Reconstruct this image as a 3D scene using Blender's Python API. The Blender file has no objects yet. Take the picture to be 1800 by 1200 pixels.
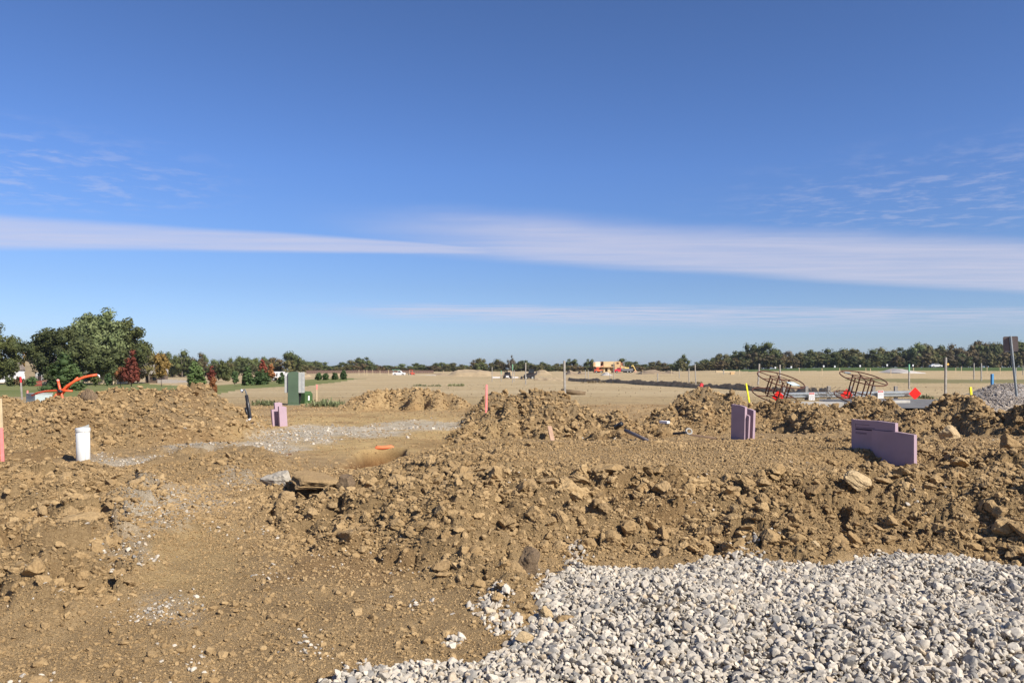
import bpy, bmesh, math, random
import numpy as np
from mathutils import Vector, Matrix, Euler

scene = bpy.context.scene
# ------------------------------------------------------------------ camera, light, sky, exposure
EYE, FPX, HZ = 1.65, 1400.0, 648.0            # eye height (m), focal length and horizon row of the 1800 x 1200 photograph
cam_data = bpy.data.cameras.new("camera")
cam = bpy.data.objects.new("camera", cam_data)
scene.collection.objects.link(cam)
cam.location = (0, 0, EYE)
cam.rotation_euler = (math.radians(90), 0, 0)
cam_data.sensor_width = 36.0
cam_data.lens = 36.0 * FPX / 1800.0
cam_data.shift_y = (HZ - 600.0) / 1800.0
cam_data.clip_start = 0.1
cam_data.clip_end = 12000
scene.camera = cam

SUN_EL, SUN_AZ = math.radians(38), math.atan2(0.76, -0.65)     # azimuth measured from +Y towards +X
sun_dir = Vector((math.sin(SUN_AZ) * math.cos(SUN_EL), math.cos(SUN_AZ) * math.cos(SUN_EL), math.sin(SUN_EL)))
sd = bpy.data.lights.new("sun", 'SUN')
sd.energy = 5.0
sd.angle = math.radians(0.53)
sd.color = (1.0, 0.95, 0.87)
sun = bpy.data.objects.new("sun", sd)
scene.collection.objects.link(sun)
sun.rotation_euler = (-sun_dir).to_track_quat('-Z', 'Y').to_euler()

scene.render.engine = 'CYCLES'
scene.view_settings.view_transform = 'Standard'
scene.view_settings.look = 'None'
scene.view_settings.gamma = 1.0
scene.view_settings.exposure = 0.60
scene.view_settings.use_curve_mapping = False
scene.cycles.max_bounces = 6
scene.cycles.transparent_max_bounces = 8

world = bpy.data.worlds.new("World")
scene.world = world
world.use_nodes = True


class NT:
    """small helper to write node graphs as expressions"""
    def __init__(self, tree):
        self.t = tree; self.n = tree.nodes; self.l = tree.links
    def node(self, typ, **kw):
        nd = self.n.new(typ)
        for k, v in kw.items():
            setattr(nd, k, v)
        return nd
    def link(self, a, b):
        self.l.new(a, b)
    def put(self, sock, v):
        if isinstance(v, bpy.types.NodeSocket):
            self.l.new(v, sock)
        elif v is not None:
            if isinstance(v, (tuple, list)) and len(v) == 3 and sock.type == 'RGBA':
                v = (*v, 1.0)
            sock.default_value = v
    def math(self, op, a, b=0.0, c=None, clamp=False):
        nd = self.node('ShaderNodeMath', operation=op, use_clamp=clamp)
        self.put(nd.inputs[0], a); self.put(nd.inputs[1], b)
        if c is not None: self.put(nd.inputs[2], c)
        return nd.outputs[0]
    def add(self, a, b): return self.math('ADD', a, b)
    def sub(self, a, b): return self.math('SUBTRACT', a, b)
    def mul(self, a, b): return self.math('MULTIPLY', a, b)
    def div(self, a, b): return self.math('DIVIDE', a, b)
    def step(self, v, lo, hi, tlo=0.0, thi=1.0, smooth=True):
        nd = self.node('ShaderNodeMapRange', interpolation_type='SMOOTHSTEP' if smooth else 'LINEAR')
        self.put(nd.inputs['Value'], v); self.put(nd.inputs['From Min'], lo); self.put(nd.inputs['From Max'], hi)
        self.put(nd.inputs['To Min'], tlo); self.put(nd.inputs['To Max'], thi)
        return nd.outputs['Result']
    def mix(self, f, a, b, blend='MIX'):
        nd = self.node('ShaderNodeMix', data_type='RGBA', blend_type=blend)
        self.put(nd.inputs[0], f); self.put(nd.inputs[6], a); self.put(nd.inputs[7], b)
        return nd.outputs[2]
    def noise(self, vec, scale, detail=4, rough=0.55, dist=0.0):
        nd = self.node('ShaderNodeTexNoise')
        self.put(nd.inputs['Vector'], vec); nd.inputs['Scale'].default_value = scale
        nd.inputs['Detail'].default_value = detail; nd.inputs['Roughness'].default_value = rough
        nd.inputs['Distortion'].default_value = dist
        return nd.outputs['Fac']
    def mapping(self, vec, scale=(1, 1, 1), rot=(0, 0, 0), loc=(0, 0, 0)):
        nd = self.node('ShaderNodeMapping')
        self.put(nd.inputs['Vector'], vec)
        nd.inputs['Scale'].default_value = scale; nd.inputs['Rotation'].default_value = rot
        nd.inputs['Location'].default_value = loc
        return nd.outputs[0]


def build_world():
    w = NT(world.node_tree)
    w.n.clear()
    out = w.node('ShaderNodeOutputWorld'); bg = w.node('ShaderNodeBackground')
    sky = w.node('ShaderNodeTexSky', sky_type='NISHITA', sun_disc=False)
    sky.sun_elevation = SUN_EL
    sky.sun_rotation = SUN_AZ
    sky.altitude = 200; sky.air_density = 1.0; sky.dust_density = 0.6; sky.ozone_density = 4.0
    hs = w.node('ShaderNodeHueSaturation')
    hs.inputs['Saturation'].default_value = 1.12
    w.link(sky.outputs[0], hs.inputs['Color'])
    tc = w.node('ShaderNodeTexCoord')
    sep = w.node('ShaderNodeSeparateXYZ'); w.link(tc.outputs['Generated'], sep.inputs[0])
    ramp = w.node('ShaderNodeValToRGB')
    w.link(sep.outputs[2], ramp.inputs[0])
    er = ramp.color_ramp; er.elements[0].position = 0.0; er.elements[0].color = (0.80, 0.93, 1.34, 1)
    er.elements[1].position = 0.45; er.elements[1].color = (0.92, 0.86, 1.04, 1)
    e = er.elements.new(0.10); e.color = (0.80, 0.84, 1.10, 1)
    e = er.elements.new(0.24); e.color = (0.90, 0.93, 1.22, 1)
    col = w.mix(1.0, hs.outputs[0], ramp.outputs[0], 'MULTIPLY')
    dz = w.math('MAXIMUM', sep.outputs[2], 0.02)
    px = w.div(sep.outputs[0], dz); py = w.div(sep.outputs[1], dz)
    comb = w.node('ShaderNodeCombineXYZ'); w.link(px, comb.inputs[0]); w.link(py, comb.inputs[1])
    P = comb.outputs[0]
    wob = w.mul(w.sub(w.noise(P, 0.35, 5, 0.6), 0.5), 1.0)
    fib = w.noise(w.mapping(P, scale=(0.5, 2.6, 1), rot=(0, 0, -0.33)), 1.3, 6, 0.62)
    puf = w.noise(P, 4.6, 7, 0.66, 0.2)
    # left band: line (-3.78,5.88)-(-0.94,6.57), thinning to the right
    d1 = w.sub(py, w.add(w.mul(px, 0.243), 6.80))
    hw1 = w.step(px, -5.5, 0.3, 1.35, 0.16, smooth=False)
    b1 = w.step(w.add(w.math('ABSOLUTE', d1), w.mul(wob, 0.45)), w.mul(hw1, 0.45), w.mul(hw1, 1.05), 1.0, 0.0)
    b1 = w.mul(b1, w.step(px, -0.6, 0.7, 1.0, 0.0))
    # right band: top edge (0,5.25)-(4.04,6.3)..., bottom edge (0,7.2)-(6.5,10.1)
    top = w.add(w.mul(px, 0.26), 4.95); bot = w.add(w.mul(px, 0.47), 7.6)
    e1 = w.step(w.add(w.sub(py, top), w.mul(wob, 1.1)), -0.1, 0.9, 0.0, 1.0)
    e2 = w.step(w.add(w.sub(bot, py), w.mul(wob, 0.6)), -0.15, 0.8, 0.0, 1.0)
    b2 = w.mul(w.mul(e1, e2), w.step(w.add(px, wob), -1.6, 0.5, 0.0, 1.0))
    # low thin band near the horizon, right of centre
    top3 = w.add(w.mul(px, 0.10), 11.8); bot3 = w.add(w.mul(px, 0.55), 19.0)
    e3 = w.step(w.add(w.sub(py, top3), w.mul(wob, 3.0)), 0.0, 2.0, 0.0, 1.0)
    e4 = w.step(w.add(w.sub(bot3, py), w.mul(wob, 3.0)), 0.0, 4.0, 0.0, 1.0)
    b3 = w.mul(w.mul(w.mul(e3, e4), w.step(px, -4.5, -0.5, 0.0, 1.0)), w.step(fib, 0.38, 0.60, 0.15, 1.0))
    # mackerel wisps high left and right
    rp = w.node('ShaderNodeVectorMath', operation='DISTANCE'); w.link(P, rp.inputs[0]); rp.inputs[1].default_value = (-2.5, 4.1, 0)
    m1 = w.mul(w.step(rp.outputs['Value'], 0.3, 1.35, 1.0, 0.0), w.step(puf, 0.46, 0.68))
    rq = w.node('ShaderNodeVectorMath', operation='DISTANCE'); w.link(P, rq.inputs[0]); rq.inputs[1].default_value = (2.7, 4.7, 0)
    m2 = w.mul(w.step(rq.outputs['Value'], 0.4, 1.9, 1.0, 0.0), w.step(puf, 0.46, 0.68))
    f12 = w.mul(w.math('MAXIMUM', b1, b2), w.step(fib, 0.28, 0.72, 0.48, 0.72))
    f3 = w.mul(b3, 0.85)
    f4 = w.mul(w.math('MAXIMUM', m1, m2), 0.26)
    fac = w.math('MAXIMUM', w.math('MAXIMUM', f12, f3), f4)
    fac = w.mul(fac, w.step(sep.outputs[2], 0.03, 0.08))
    col = w.mix(fac, col, (5.85, 5.8, 7.0))
    w.link(col, bg.inputs['Color'])
    bg.inputs['Strength'].default_value = 0.0745
    w.link(bg.outputs[0], out.inputs['Surface'])
build_world()

# ------------------------------------------------------------------ helpers
rng = np.random.default_rng(7)
random.seed(11)
COL = scene.collection


def X(px, Y):                        # lateral place of something seen in column px at distance Y
    return (px - 900.0) / FPX * Y
def Zat(py, Y):                      # height of something seen in row py at distance Y
    return EYE - (py - HZ) / FPX * Y
def Yg(py, z=0.0):
    return (EYE - z) * FPX / (py - HZ)


def sstep(a, b, v):
    t = np.clip((v - a) / (b - a), 0, 1)
    return t * t * (3 - 2 * t)


def hash2(ix, iy, seed):
    n = (ix.astype(np.int64) * 374761393 + iy.astype(np.int64) * 668265263 + seed * 1442695041) & 0xFFFFFFFF
    n = ((n ^ (n >> 13)) * 1274126177) & 0xFFFFFFFF
    n = ((n ^ (n >> 16)) * 2246822519) & 0xFFFFFFFF
    return ((n ^ (n >> 15)) & 0xFFFFFF) / float(0xFFFFFF)


def vnoise(x, y, scale, seed):
    x = x / scale; y = y / scale
    ix = np.floor(x); iy = np.floor(y); fx = x - ix; fy = y - iy
    fx = fx * fx * (3 - 2 * fx); fy = fy * fy * (3 - 2 * fy)
    a = hash2(ix, iy, seed); b = hash2(ix + 1, iy, seed); c = hash2(ix, iy + 1, seed); d = hash2(ix + 1, iy + 1, seed)
    return (a + (b - a) * fx) * (1 - fy) + (c + (d - c) * fx) * fy - 0.5


def fbm(x, y, scale, seed, octv=4, gain=0.5):
    s = 0; a = 1.0
    for o in range(octv):
        s = s + a * vnoise(x + 13.7 * o, y - 7.3 * o, scale, seed + o); scale *= 0.5; a *= gain
    return s


def plates(x, y, scale, seed):
    """broken-clay relief: every worley cell is a plate with its own height and tilt, with a groove round it"""
    wx = x + 0.35 * scale * vnoise(x, y, scale * 0.7, seed + 90) * 2
    wy = y + 0.35 * scale * vnoise(x, y, scale * 0.7, seed + 91) * 2
    gx = wx / scale; gy = wy / scale
    ix = np.floor(gx); iy = np.floor(gy)
    d1 = np.full(x.shape, 9.0); d2 = np.full(x.shape, 9.0); h = np.zeros(x.shape)
    for ox in (-1, 0, 1):
        for oy in (-1, 0, 1):
            cx = ix + ox; cy = iy + oy
            jx = cx + hash2(cx, cy, seed); jy = cy + hash2(cx, cy, seed + 1)
            dx = gx - jx; dy = gy - jy
            d = np.sqrt(dx * dx + dy * dy)
            hh = hash2(cx, cy, seed + 2) - 0.35 + 1.3 * (hash2(cx, cy, seed + 3) - 0.5) * dx + 1.3 * (hash2(cx, cy, seed + 4) - 0.5) * dy
            near = d < d1
            d2 = np.where(near, d1, np.minimum(d2, d))
            h = np.where(near, hh, h)
            d1 = np.where(near, d, d1)
    groove = np.clip((d2 - d1) / 0.22, 0, 1)
    return scale * (h * 0.55 * (0.25 + 0.75 * groove) - 0.10 * (1 - groove))


def ridge(x, y, pts, wf, wb=None, power=1.0):
    """mound along a polyline of (px, py, Y): crest height from the row, sloping off over wf towards the camera and wb behind"""
    wb = wb or wf
    P = [(X(p, Y), Y, Zat(r, Y)) for p, r, Y in pts]
    best = np.full(x.shape, -9.0)
    for (ax, ay, az), (bx, by, bz) in zip(P[:-1], P[1:]):
        ex, ey = bx - ax, by - ay
        L = ex * ex + ey * ey + 1e-9
        t = np.clip(((x - ax) * ex + (y - ay) * ey) / L, 0, 1)
        qx = ax + t * ex; qy = ay + t * ey
        d = np.hypot((x - qx) * 4.6, y - qy)
        w_ = np.where(y < qy, wf, wb)
        h = (az + t * (bz - az)) * np.clip(1 - (d / w_) ** 1.12, -1, 1)
        best = np.maximum(best, h)
    return best


def smax(a, b, k=0.12):
    h = np.clip(0.5 + 0.5 * (a - b) / k, 0, 1)
    return b * (1 - h) + a * h + k * h * (1 - h)


def poly_dist(x, y, poly):
    """signed distance to a polygon, positive inside"""
    inside = np.zeros(x.shape, bool); best = np.full(x.shape, 1e9)
    n = len(poly)
    for i in range(n):
        ax, ay = poly[i]; bx, by = poly[(i + 1) % n]
        ex, ey = bx - ax, by - ay
        t = np.clip(((x - ax) * ex + (y - ay) * ey) / (ex * ex + ey * ey + 1e-9), 0, 1)
        best = np.minimum(best, np.hypot(x - ax - t * ex, y - ay - t * ey))
        c = ((ay > y) != (by > y)) & (x < (bx - ax) * (y - ay) / (by - ay + 1e-12) + ax)
        inside ^= c
    return np.where(inside, best, -best)


def G(px, py):
    Y = Yg(py); return (X(px, Y), Y)

MOUNDS = [  # crest points, front width, back width
    ([(-420, 700, 17.5), (-150, 692, 18), (0, 694, 18), (55, 700, 18.3), (95, 704, 18.6), (135, 694, 18.6), (200, 684, 18.6), (262, 684, 19), (318, 676, 19.4), (352, 676, 19.8), (385, 690, 20), (412, 706, 20.3), (428, 735, 20.6)], 4.2, 2.8),
    ([(608, 712, 32.5), (628, 693, 33), (655, 680, 33), (695, 675, 33.4), (735, 675, 33), (772, 684, 32.5), (806, 697, 32), (835, 712, 31)], 2.6, 2.6),
    ([(836, 706, 24.5), (856, 690, 24.5), (882, 684, 24.5), (905, 692, 24)], 2.6, 2.0),
    ([(802, 775, 17.6), (830, 742, 18.8), (862, 716, 19.8), (895, 695, 20.4), (935, 681, 20.6), (970, 681, 20.6), (1000, 695, 20.4), (1028, 712, 20), (1058, 724, 19.6), (1084, 716, 19.2), (1104, 728, 19), (1160, 742, 18.5)], 3.7, 2.6),
    ([(1148, 738, 21.5), (1172, 706, 22.8), (1205, 686, 23.3), (1240, 676, 23.4), (1275, 683, 23.2), (1315, 702, 22.8), (1345, 700, 22), (1375, 697, 21.6)], 4.6, 2.5),
    ([(1345, 704, 21.5), (1400, 701, 20.6), (1440, 708, 20.2), (1475, 714, 20), (1505, 697, 20.2), (1532, 692, 20.2), (1560, 705, 20), (1592, 722, 19.5), (1622, 716, 19), (1645, 700, 18.8), (1668, 683, 18.6), (1690, 697, 18.4), (1718, 716, 18), (1742, 712, 17.5), (1760, 717, 17), (1782, 702, 16.6), (1830, 700, 16.3), (2100, 700, 16)], 5.2, 2.4),
]
BANK = [G(p, r) for p, r in [(436, 872), (448, 925), (500, 965), (600, 1000), (700, 1035), (800, 1052), (870, 1072), (930, 1098), (975, 1095), (965, 1030), (1000, 995), (1100, 988), (1200, 990), (1330, 985), (1420, 1000), (1500, 990), (1620, 975), (1720, 985), (1800, 1003), (2150, 1020)]] + [(16, 19), (5.5, 19), (0.5, 17), (-2.2, 15.0), (-3.6, 11.6)]
GRAVEL = [G(p, r) for p, r in [(470, 1260), (540, 1205), (640, 1182), (760, 1166), (850, 1160), (905, 1128), (945, 1090), (948, 1040), (965, 1012), (1010, 990), (1100, 1000), (1180, 1003), (1240, 982), (1320, 978), (1385, 990), (1440, 996), (1510, 985), (1600, 974), (1700, 976), (1770, 992), (1850, 1010), (2200, 1050), (2300, 1500), (600, 1500)]]


def far_z(x, y):
    u = x / np.maximum(y, 1.0)
    left = sstep(-0.20, -0.40, u) if False else 1 - sstep(-0.42, -0.20, u)
    right = sstep(0.16, 0.42, u)
    z = -2.2 * left * sstep(48, 200, y) + 2.1 * right * sstep(110, 310, y)
    return z


def ground_parts(x, y):
    """height without relief, roughness 0..1"""
    x = np.asarray(x, float); y = np.asarray(y, float)
    base = far_z(x, y)
    rough = np.full(x.shape, 0.30)
    # gentle swells on the near ground
    near = 1 - sstep(30, 45, y)
    base = base + near * 0.10 * fbm(x, y, 2.6, 3, 3)
    # bank: plateau half a metre up, falling towards the gravel
    db = poly_dist(x, y, BANK) + 0.28 * fbm(x, y, 1.1, 21, 3)
    bank = (0.17 + 0.36 * sstep(-2.6, 0.2, x)) * sstep(-0.05, 1.9, db) * (1 - 0.55 * sstep(11.5, 17, y))
    base = base + bank
    rough = np.maximum(rough, sstep(-0.2, 0.4, db) * (1 - sstep(3.0, 4.2, db)) * (1 - sstep(10.5, 12.0, y)) * 0.95)
    rough = np.maximum(rough, 0.62 * sstep(0.3, 1.2, db) * (1 - sstep(17.5, 19.5, y)) * sstep(-0.25, 0.25, fbm(x, y, 1.4, 23, 3) + 0.10))
    # left clod field
    u = x / y * FPX + 900; v = HZ + EYE * FPX / y
    el = np.sqrt(((u - 90) / 230) ** 2 + ((v - 935) / 150) ** 2)
    m = 1 - sstep(0.7, 1.15, el + 0.5 * fbm(x, y, 1.2, 31, 3))
    rough = np.maximum(rough, 0.9 * m); base = base + 0.10 * m
    el = np.sqrt(((u - 380) / 130) ** 2 + ((v - 815) / 28) ** 2)
    m = 1 - sstep(0.6, 1.2, el + 0.4 * fbm(x, y, 1.2, 33, 3))
    rough = np.maximum(rough, 0.75 * m); base = base + 0.16 * m
    # tyre track on the plateau, pressed smooth
    el = np.sqrt(((u - 1180) / 380) ** 2 + ((v - 884 - 0.03 * (u - 1180)) / 34) ** 2)   # plateau rows in flat-ground terms
    trk = 1 - sstep(0.6, 1.15, el + 0.3 * fbm(x, y, 1.5, 35, 3))
    rough = rough * (1 - 0.8 * trk)
    # smooth yellow haul route behind
    el = np.sqrt(((u - 640) / 260) ** 2 + ((v - 762) / 42) ** 2)
    haul = 1 - sstep(0.6, 1.2, el)
    rough = rough * (1 - 0.75 * haul)
    el = np.sqrt(((u - 330) / 120) ** 2 + ((v - 985) / 75) ** 2)
    sm = 1 - sstep(0.5, 1.2, el + 0.3 * fbm(x, y, 0.8, 36, 3))
    rough = rough * (1 - 0.8 * sm)
    # mounds
    mz = np.full(x.shape, -1.0)
    for pts, wf, wb in MOUNDS:
        mz = np.maximum(mz, ridge(x, y, pts, wf, wb))
    jag = fbm(x, y, 0.9, 41, 4)
    mz = mz - 0.13
    mm = np.clip(mz / 0.25, 0, 1)
    mz2 = mz + 0.26 * jag * mm
    z = smax(base, mz2 + 0.0, 0.10)
    on_m = sstep(0.02, 0.30, mz - base + 0.2)
    rough = np.maximum(rough, on_m)
    rough = rough * (1 - sstep(34, 40, y)) + 0.10 * sstep(34, 40, y)
    # trampled apron in front of the trench openings
    ap = 1 - sstep(0.6, 1.2, np.sqrt(((x - X(610, 9.75)) / 0.95) ** 2 + ((y - 9.72) / 0.42) ** 2))
    z = z - 0.08 * ap; rough = rough * (1 - 0.75 * ap)
    # holes: two dark pockets of the trench, sloping pit
    for (hx, hy, rx, ry, dp) in ((X(556, 10.25), 10.25, 0.42, 0.26, 0.50), (X(660, 10.2), 10.2, 0.30, 0.24, 0.45), (X(604, 10.3), 10.3, 0.36, 0.16, 0.35), (X(1395, 9.7) - 6, 10.2, 0.12, 0.1, 0.2)):
        e = np.sqrt(((x - hx) / rx) ** 2 + ((y - hy) / ry) ** 2)
        z = z - dp * (1 - sstep(0.75, 1.2, e + 0.3 * fbm(x, y, 0.3, 51, 2)))
    # pit running away: axis from (628,838) to (682,778)
    ax, ay = X(632, 12.2), 12.2; bx, by = X(672, 16.2), 16.2
    t = np.clip(((x - ax) * (bx - ax) + (y - ay) * (by - ay)) / ((bx - ax) ** 2 + (by - ay) ** 2), 0, 1)
    dd = np.hypot(x - ax - t * (bx - ax), y - ay - t * (by - ay))
    pit = (1 - sstep(0.20, 0.52, dd + 0.12 * fbm(x, y, 0.5, 53, 2))) * sstep(0, 0.35, t)
    z = z - (0.10 + 0.62 * t) * pit; rough = np.maximum(rough, 0.5 * np.clip(pit * 1.5, 0, 1))
    z = z - 0.20 * (1 - sstep(0.55, 1.2, np.sqrt(((x - X(1560, 9.9)) / 1.15) ** 2 + ((y - 9.75) / 0.95) ** 2)))
    # berm of dark topsoil across the field
    return z, rough, dict(bank=db, mound=mz - base, haul=haul, track=trk, pit=pit, smooth=sm)


def relief(x, y, rough):
    near = 1 - sstep(30, 44, y)
    r = 0.05 * fbm(x, y, 0.55, 61, 5, 0.6)
    lf = (1 - sstep(-2.2, -1.0, x)) * (1 - sstep(11, 13, y))
    r = r + rough * (0.42 + 0.45 * lf) * plates(x, y, 0.46, 71)
    r = r + rough * 0.50 * plates(x, y, 0.20, 72) * (0.35 + rough)
    r = r + (0.10 + 0.9 * rough) * 0.62 * plates(x, y, 0.085, 73)
    r = r + (0.25 + 0.75 * rough) * 0.6 * plates(x, y, 0.038, 74)
    amt = np.clip(0.25 + rough, 0, 1.1)
    return r * near * amt


def ground_z(x, y, rel=True):
    x = np.atleast_1d(np.asarray(x, float)); y = np.atleast_1d(np.asarray(y, float))
    z, rough, _ = ground_parts(x, y)
    if rel:
        z = z + relief(x, y, rough)
    return z


def gz(x, y, rel=False):
    return float(ground_z(x, y, rel)[0])

# ------------------------------------------------------------------ materials
MATS = {}
def new_mat(name):
    m = bpy.data.materials.new(name); m.use_nodes = True
    t = NT(m.node_tree); t.n.clear()
    out = t.node('ShaderNodeOutputMaterial'); b = t.node('ShaderNodeBsdfPrincipled')
    t.link(b.outputs[0], out.inputs[0])
    MATS[name] = m
    return m, t, b


def plain(name, col, rough=0.6, metal=0.0, var=0.15, scale=6.0, bump=0.15, dirt=0.0, spec=0.4, two=None):
    """painted / natural surface with mottled colour, fine relief and optional soil staining"""
    if name in MATS: return MATS[name]
    m, t, b = new_mat(name)
    tc = t.node('ShaderNodeTexCoord').outputs['Object']
    n1 = t.noise(tc, scale, 5, 0.6); n2 = t.noise(tc, scale * 7, 3, 0.5)
    dark = tuple(c * (1 - var) for c in col); lite = tuple(min(1, c * (1 + var)) for c in col)
    if two: dark, lite = col, two
    c = t.mix(t.step(n1, 0.3, 0.7), dark, lite)
    if dirt > 0:
        c = t.mix(t.mul(t.step(t.noise(tc, scale * 0.8, 6, 0.7), 0.45, 0.75), dirt), c, (0.30, 0.21, 0.11))
    t.put(b.inputs['Base Color'], c)
    t.put(b.inputs['Roughness'], t.step(n2, 0.2, 0.8, max(0.05, rough - 0.12), min(1, rough + 0.12)))
    b.inputs['Metallic'].default_value = metal
    b.inputs['Specular IOR Level'].default_value = spec
    if bump:
        bp = t.node('ShaderNodeBump'); bp.inputs['Strength'].default_value = bump; bp.inputs['Distance'].default_value = 0.01
        t.link(n2, bp.inputs['Height']); t.link(bp.outputs[0], b.inputs['Normal'])
    return m


def soil_mat():
    m, t, b = new_mat('soil')
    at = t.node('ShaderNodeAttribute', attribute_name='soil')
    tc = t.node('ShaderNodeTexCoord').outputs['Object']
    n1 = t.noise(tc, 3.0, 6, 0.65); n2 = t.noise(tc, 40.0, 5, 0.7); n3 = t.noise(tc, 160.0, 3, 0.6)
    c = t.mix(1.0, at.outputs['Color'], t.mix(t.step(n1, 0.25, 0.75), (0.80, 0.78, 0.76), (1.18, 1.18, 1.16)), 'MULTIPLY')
    c = t.mix(1.0, c, t.mix(t.step(n2, 0.3, 0.7), (0.80, 0.78, 0.75), (1.15, 1.15, 1.15)), 'MULTIPLY')
    c = t.mix(1.0, c, t.mix(t.step(n3, 0.3, 0.7), (0.80, 0.78, 0.75), (1.2, 1.2, 1.2)), 'MULTIPLY')
    t.put(b.inputs['Base Color'], c)
    b.inputs['Roughness'].default_value = 0.95; b.inputs['Specular IOR Level'].default_value = 0.15
    bp = t.node('ShaderNodeBump'); bp.inputs['Strength'].default_value = 1.0; bp.inputs['Distance'].default_value = 0.03
    t.link(t.add(n2, t.mul(n3, 0.6)), bp.inputs['Height']); t.link(bp.outputs[0], b.inputs['Normal'])
    return m


def clod_mat():
    m, t, b = new_mat('clod')
    tc = t.node('ShaderNodeTexCoord').outputs['Object']
    oi = t.node('ShaderNodeObjectInfo')
    geo = t.node('ShaderNodeNewGeometry').outputs['Position']
    r = oi.outputs['Random']
    base = t.mix(r, (0.285, 0.190, 0.092), (0.395, 0.275, 0.140))
    r2 = t.math('FRACT', t.mul(r, 17.3))
    base = t.mix(t.mul(t.step(r2, 0.55, 1.0), 0.6), base, (0.235, 0.162, 0.086))
    base = t.mix(t.mul(t.step(t.noise(geo, 0.5, 3), 0.4, 0.65), 0.45), base, (0.225, 0.145, 0.066))
    n2 = t.noise(geo, 45.0, 5, 0.7)
    c = t.mix(1.0, base, t.mix(t.step(n2, 0.3, 0.7), (0.78, 0.76, 0.74), (1.18, 1.18, 1.16)), 'MULTIPLY')
    t.put(b.inputs['Base Color'], c)
    b.inputs['Roughness'].default_value = 0.95; b.inputs['Specular IOR Level'].default_value = 0.12
    bp = t.node('ShaderNodeBump'); bp.inputs['Strength'].default_value = 0.7; bp.inputs['Distance'].default_value = 0.012
    t.link(n2, bp.inputs['Height']); t.link(bp.outputs[0], b.inputs['Normal'])
    return m


def stone_mat(name='limestone', a=(0.51, 0.45, 0.36), b_=(0.36, 0.32, 0.26), dark=(0.16, 0.155, 0.145), tan=(0.47, 0.36, 0.23)):
    m, t, b = new_mat(name)
    oi = t.node('ShaderNodeObjectInfo').outputs['Random']
    geo = t.node('ShaderNodeNewGeometry').outputs['Position']
    r2 = t.math('FRACT', t.mul(oi, 13.7)); r3 = t.math('FRACT', t.mul(oi, 29.1))
    c = t.mix(t.step(oi, 0.2, 0.9), a, b_)
    c = t.mix(t.mul(t.step(r2, 0.72, 0.97), 0.75), c, dark)
    c = t.mix(t.mul(t.step(r3, 0.88, 0.98), 0.7), c, tan)
    n = t.noise(geo, 55.0, 5, 0.65); nd = t.noise(geo, 9.0, 4, 0.6)
    c = t.mix(t.mul(t.step(nd, 0.52, 0.75), 0.28), c, tan)
    c = t.mix(1.0, c, t.mix(t.step(n, 0.3, 0.7), (0.84, 0.83, 0.82), (1.12, 1.12, 1.12)), 'MULTIPLY')
    t.put(b.inputs['Base Color'], c)
    b.inputs['Roughness'].default_value = 0.85; b.inputs['Specular IOR Level'].default_value = 0.25
    bp = t.node('ShaderNodeBump'); bp.inputs['Strength'].default_value = 0.35; bp.inputs['Distance'].default_value = 0.005
    t.link(n, bp.inputs['Height']); t.link(bp.outputs[0], b.inputs['Normal'])
    return m


def field_mat():
    m, t, b = new_mat('straw_field')
    tc = t.node('ShaderNodeNewGeometry').outputs['Position']
    n1 = t.noise(tc, 0.02, 4, 0.6); n2 = t.noise(t.mapping(tc, scale=(0.35, 1.3, 1), rot=(0, 0, 0.12)), 0.35, 6, 0.7)
    n3 = t.noise(tc, 2.5, 5, 0.75); n4 = t.noise(t.mapping(tc, scale=(0.12, 1.0, 1), rot=(0, 0, 0.08)), 0.12, 4, 0.6)
    c = t.mix(t.step(n1, 0.3, 0.7), (0.40, 0.302, 0.168), (0.465, 0.355, 0.205))
    c = t.mix(t.step(n2, 0.35, 0.7), c, (0.35, 0.26, 0.14))
    c = t.mix(t.mul(t.step(n4, 0.50, 0.66), 0.55), c, (0.47, 0.365, 0.215))
    c = t.mix(t.mul(t.step(n3, 0.54, 0.68), 0.65), c, (0.14, 0.10, 0.055))
    t.put(b.inputs['Base Color'], c)
    b.inputs['Roughness'].default_value = 0.95; b.inputs['Specular IOR Level'].default_value = 0.1
    bp = t.node('ShaderNodeBump'); bp.inputs['Strength'].default_value = 1.0; bp.inputs['Distance'].default_value = 0.15
    t.link(n3, bp.inputs['Height']); t.link(bp.outputs[0], b.inputs['Normal'])
    return m


def lawn_mat(name='lawn_grass', a=(0.13, 0.15, 0.045), c2=(0.21, 0.20, 0.075)):
    m, t, b = new_mat(name)
    tc = t.node('ShaderNodeNewGeometry').outputs['Position']
    n1 = t.noise(t.mapping(tc, scale=(0.3, 1, 1)), 0.12, 5, 0.6); n3 = t.noise(tc, 3.0, 4, 0.7)
    c = t.mix(t.step(n1, 0.3, 0.7), a, c2)
    c = t.mix(t.mul(t.step(n3, 0.4, 0.7), 0.4), c, (0.06, 0.08, 0.025))
    t.put(b.inputs['Base Color'], c)
    b.inputs['Roughness'].default_value = 0.9; b.inputs['Specular IOR Level'].default_value = 0.1
    return m

M_soil, M_clod, M_stone, M_field, M_lawn = soil_mat(), clod_mat(), stone_mat(), field_mat(), lawn_mat()


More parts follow.
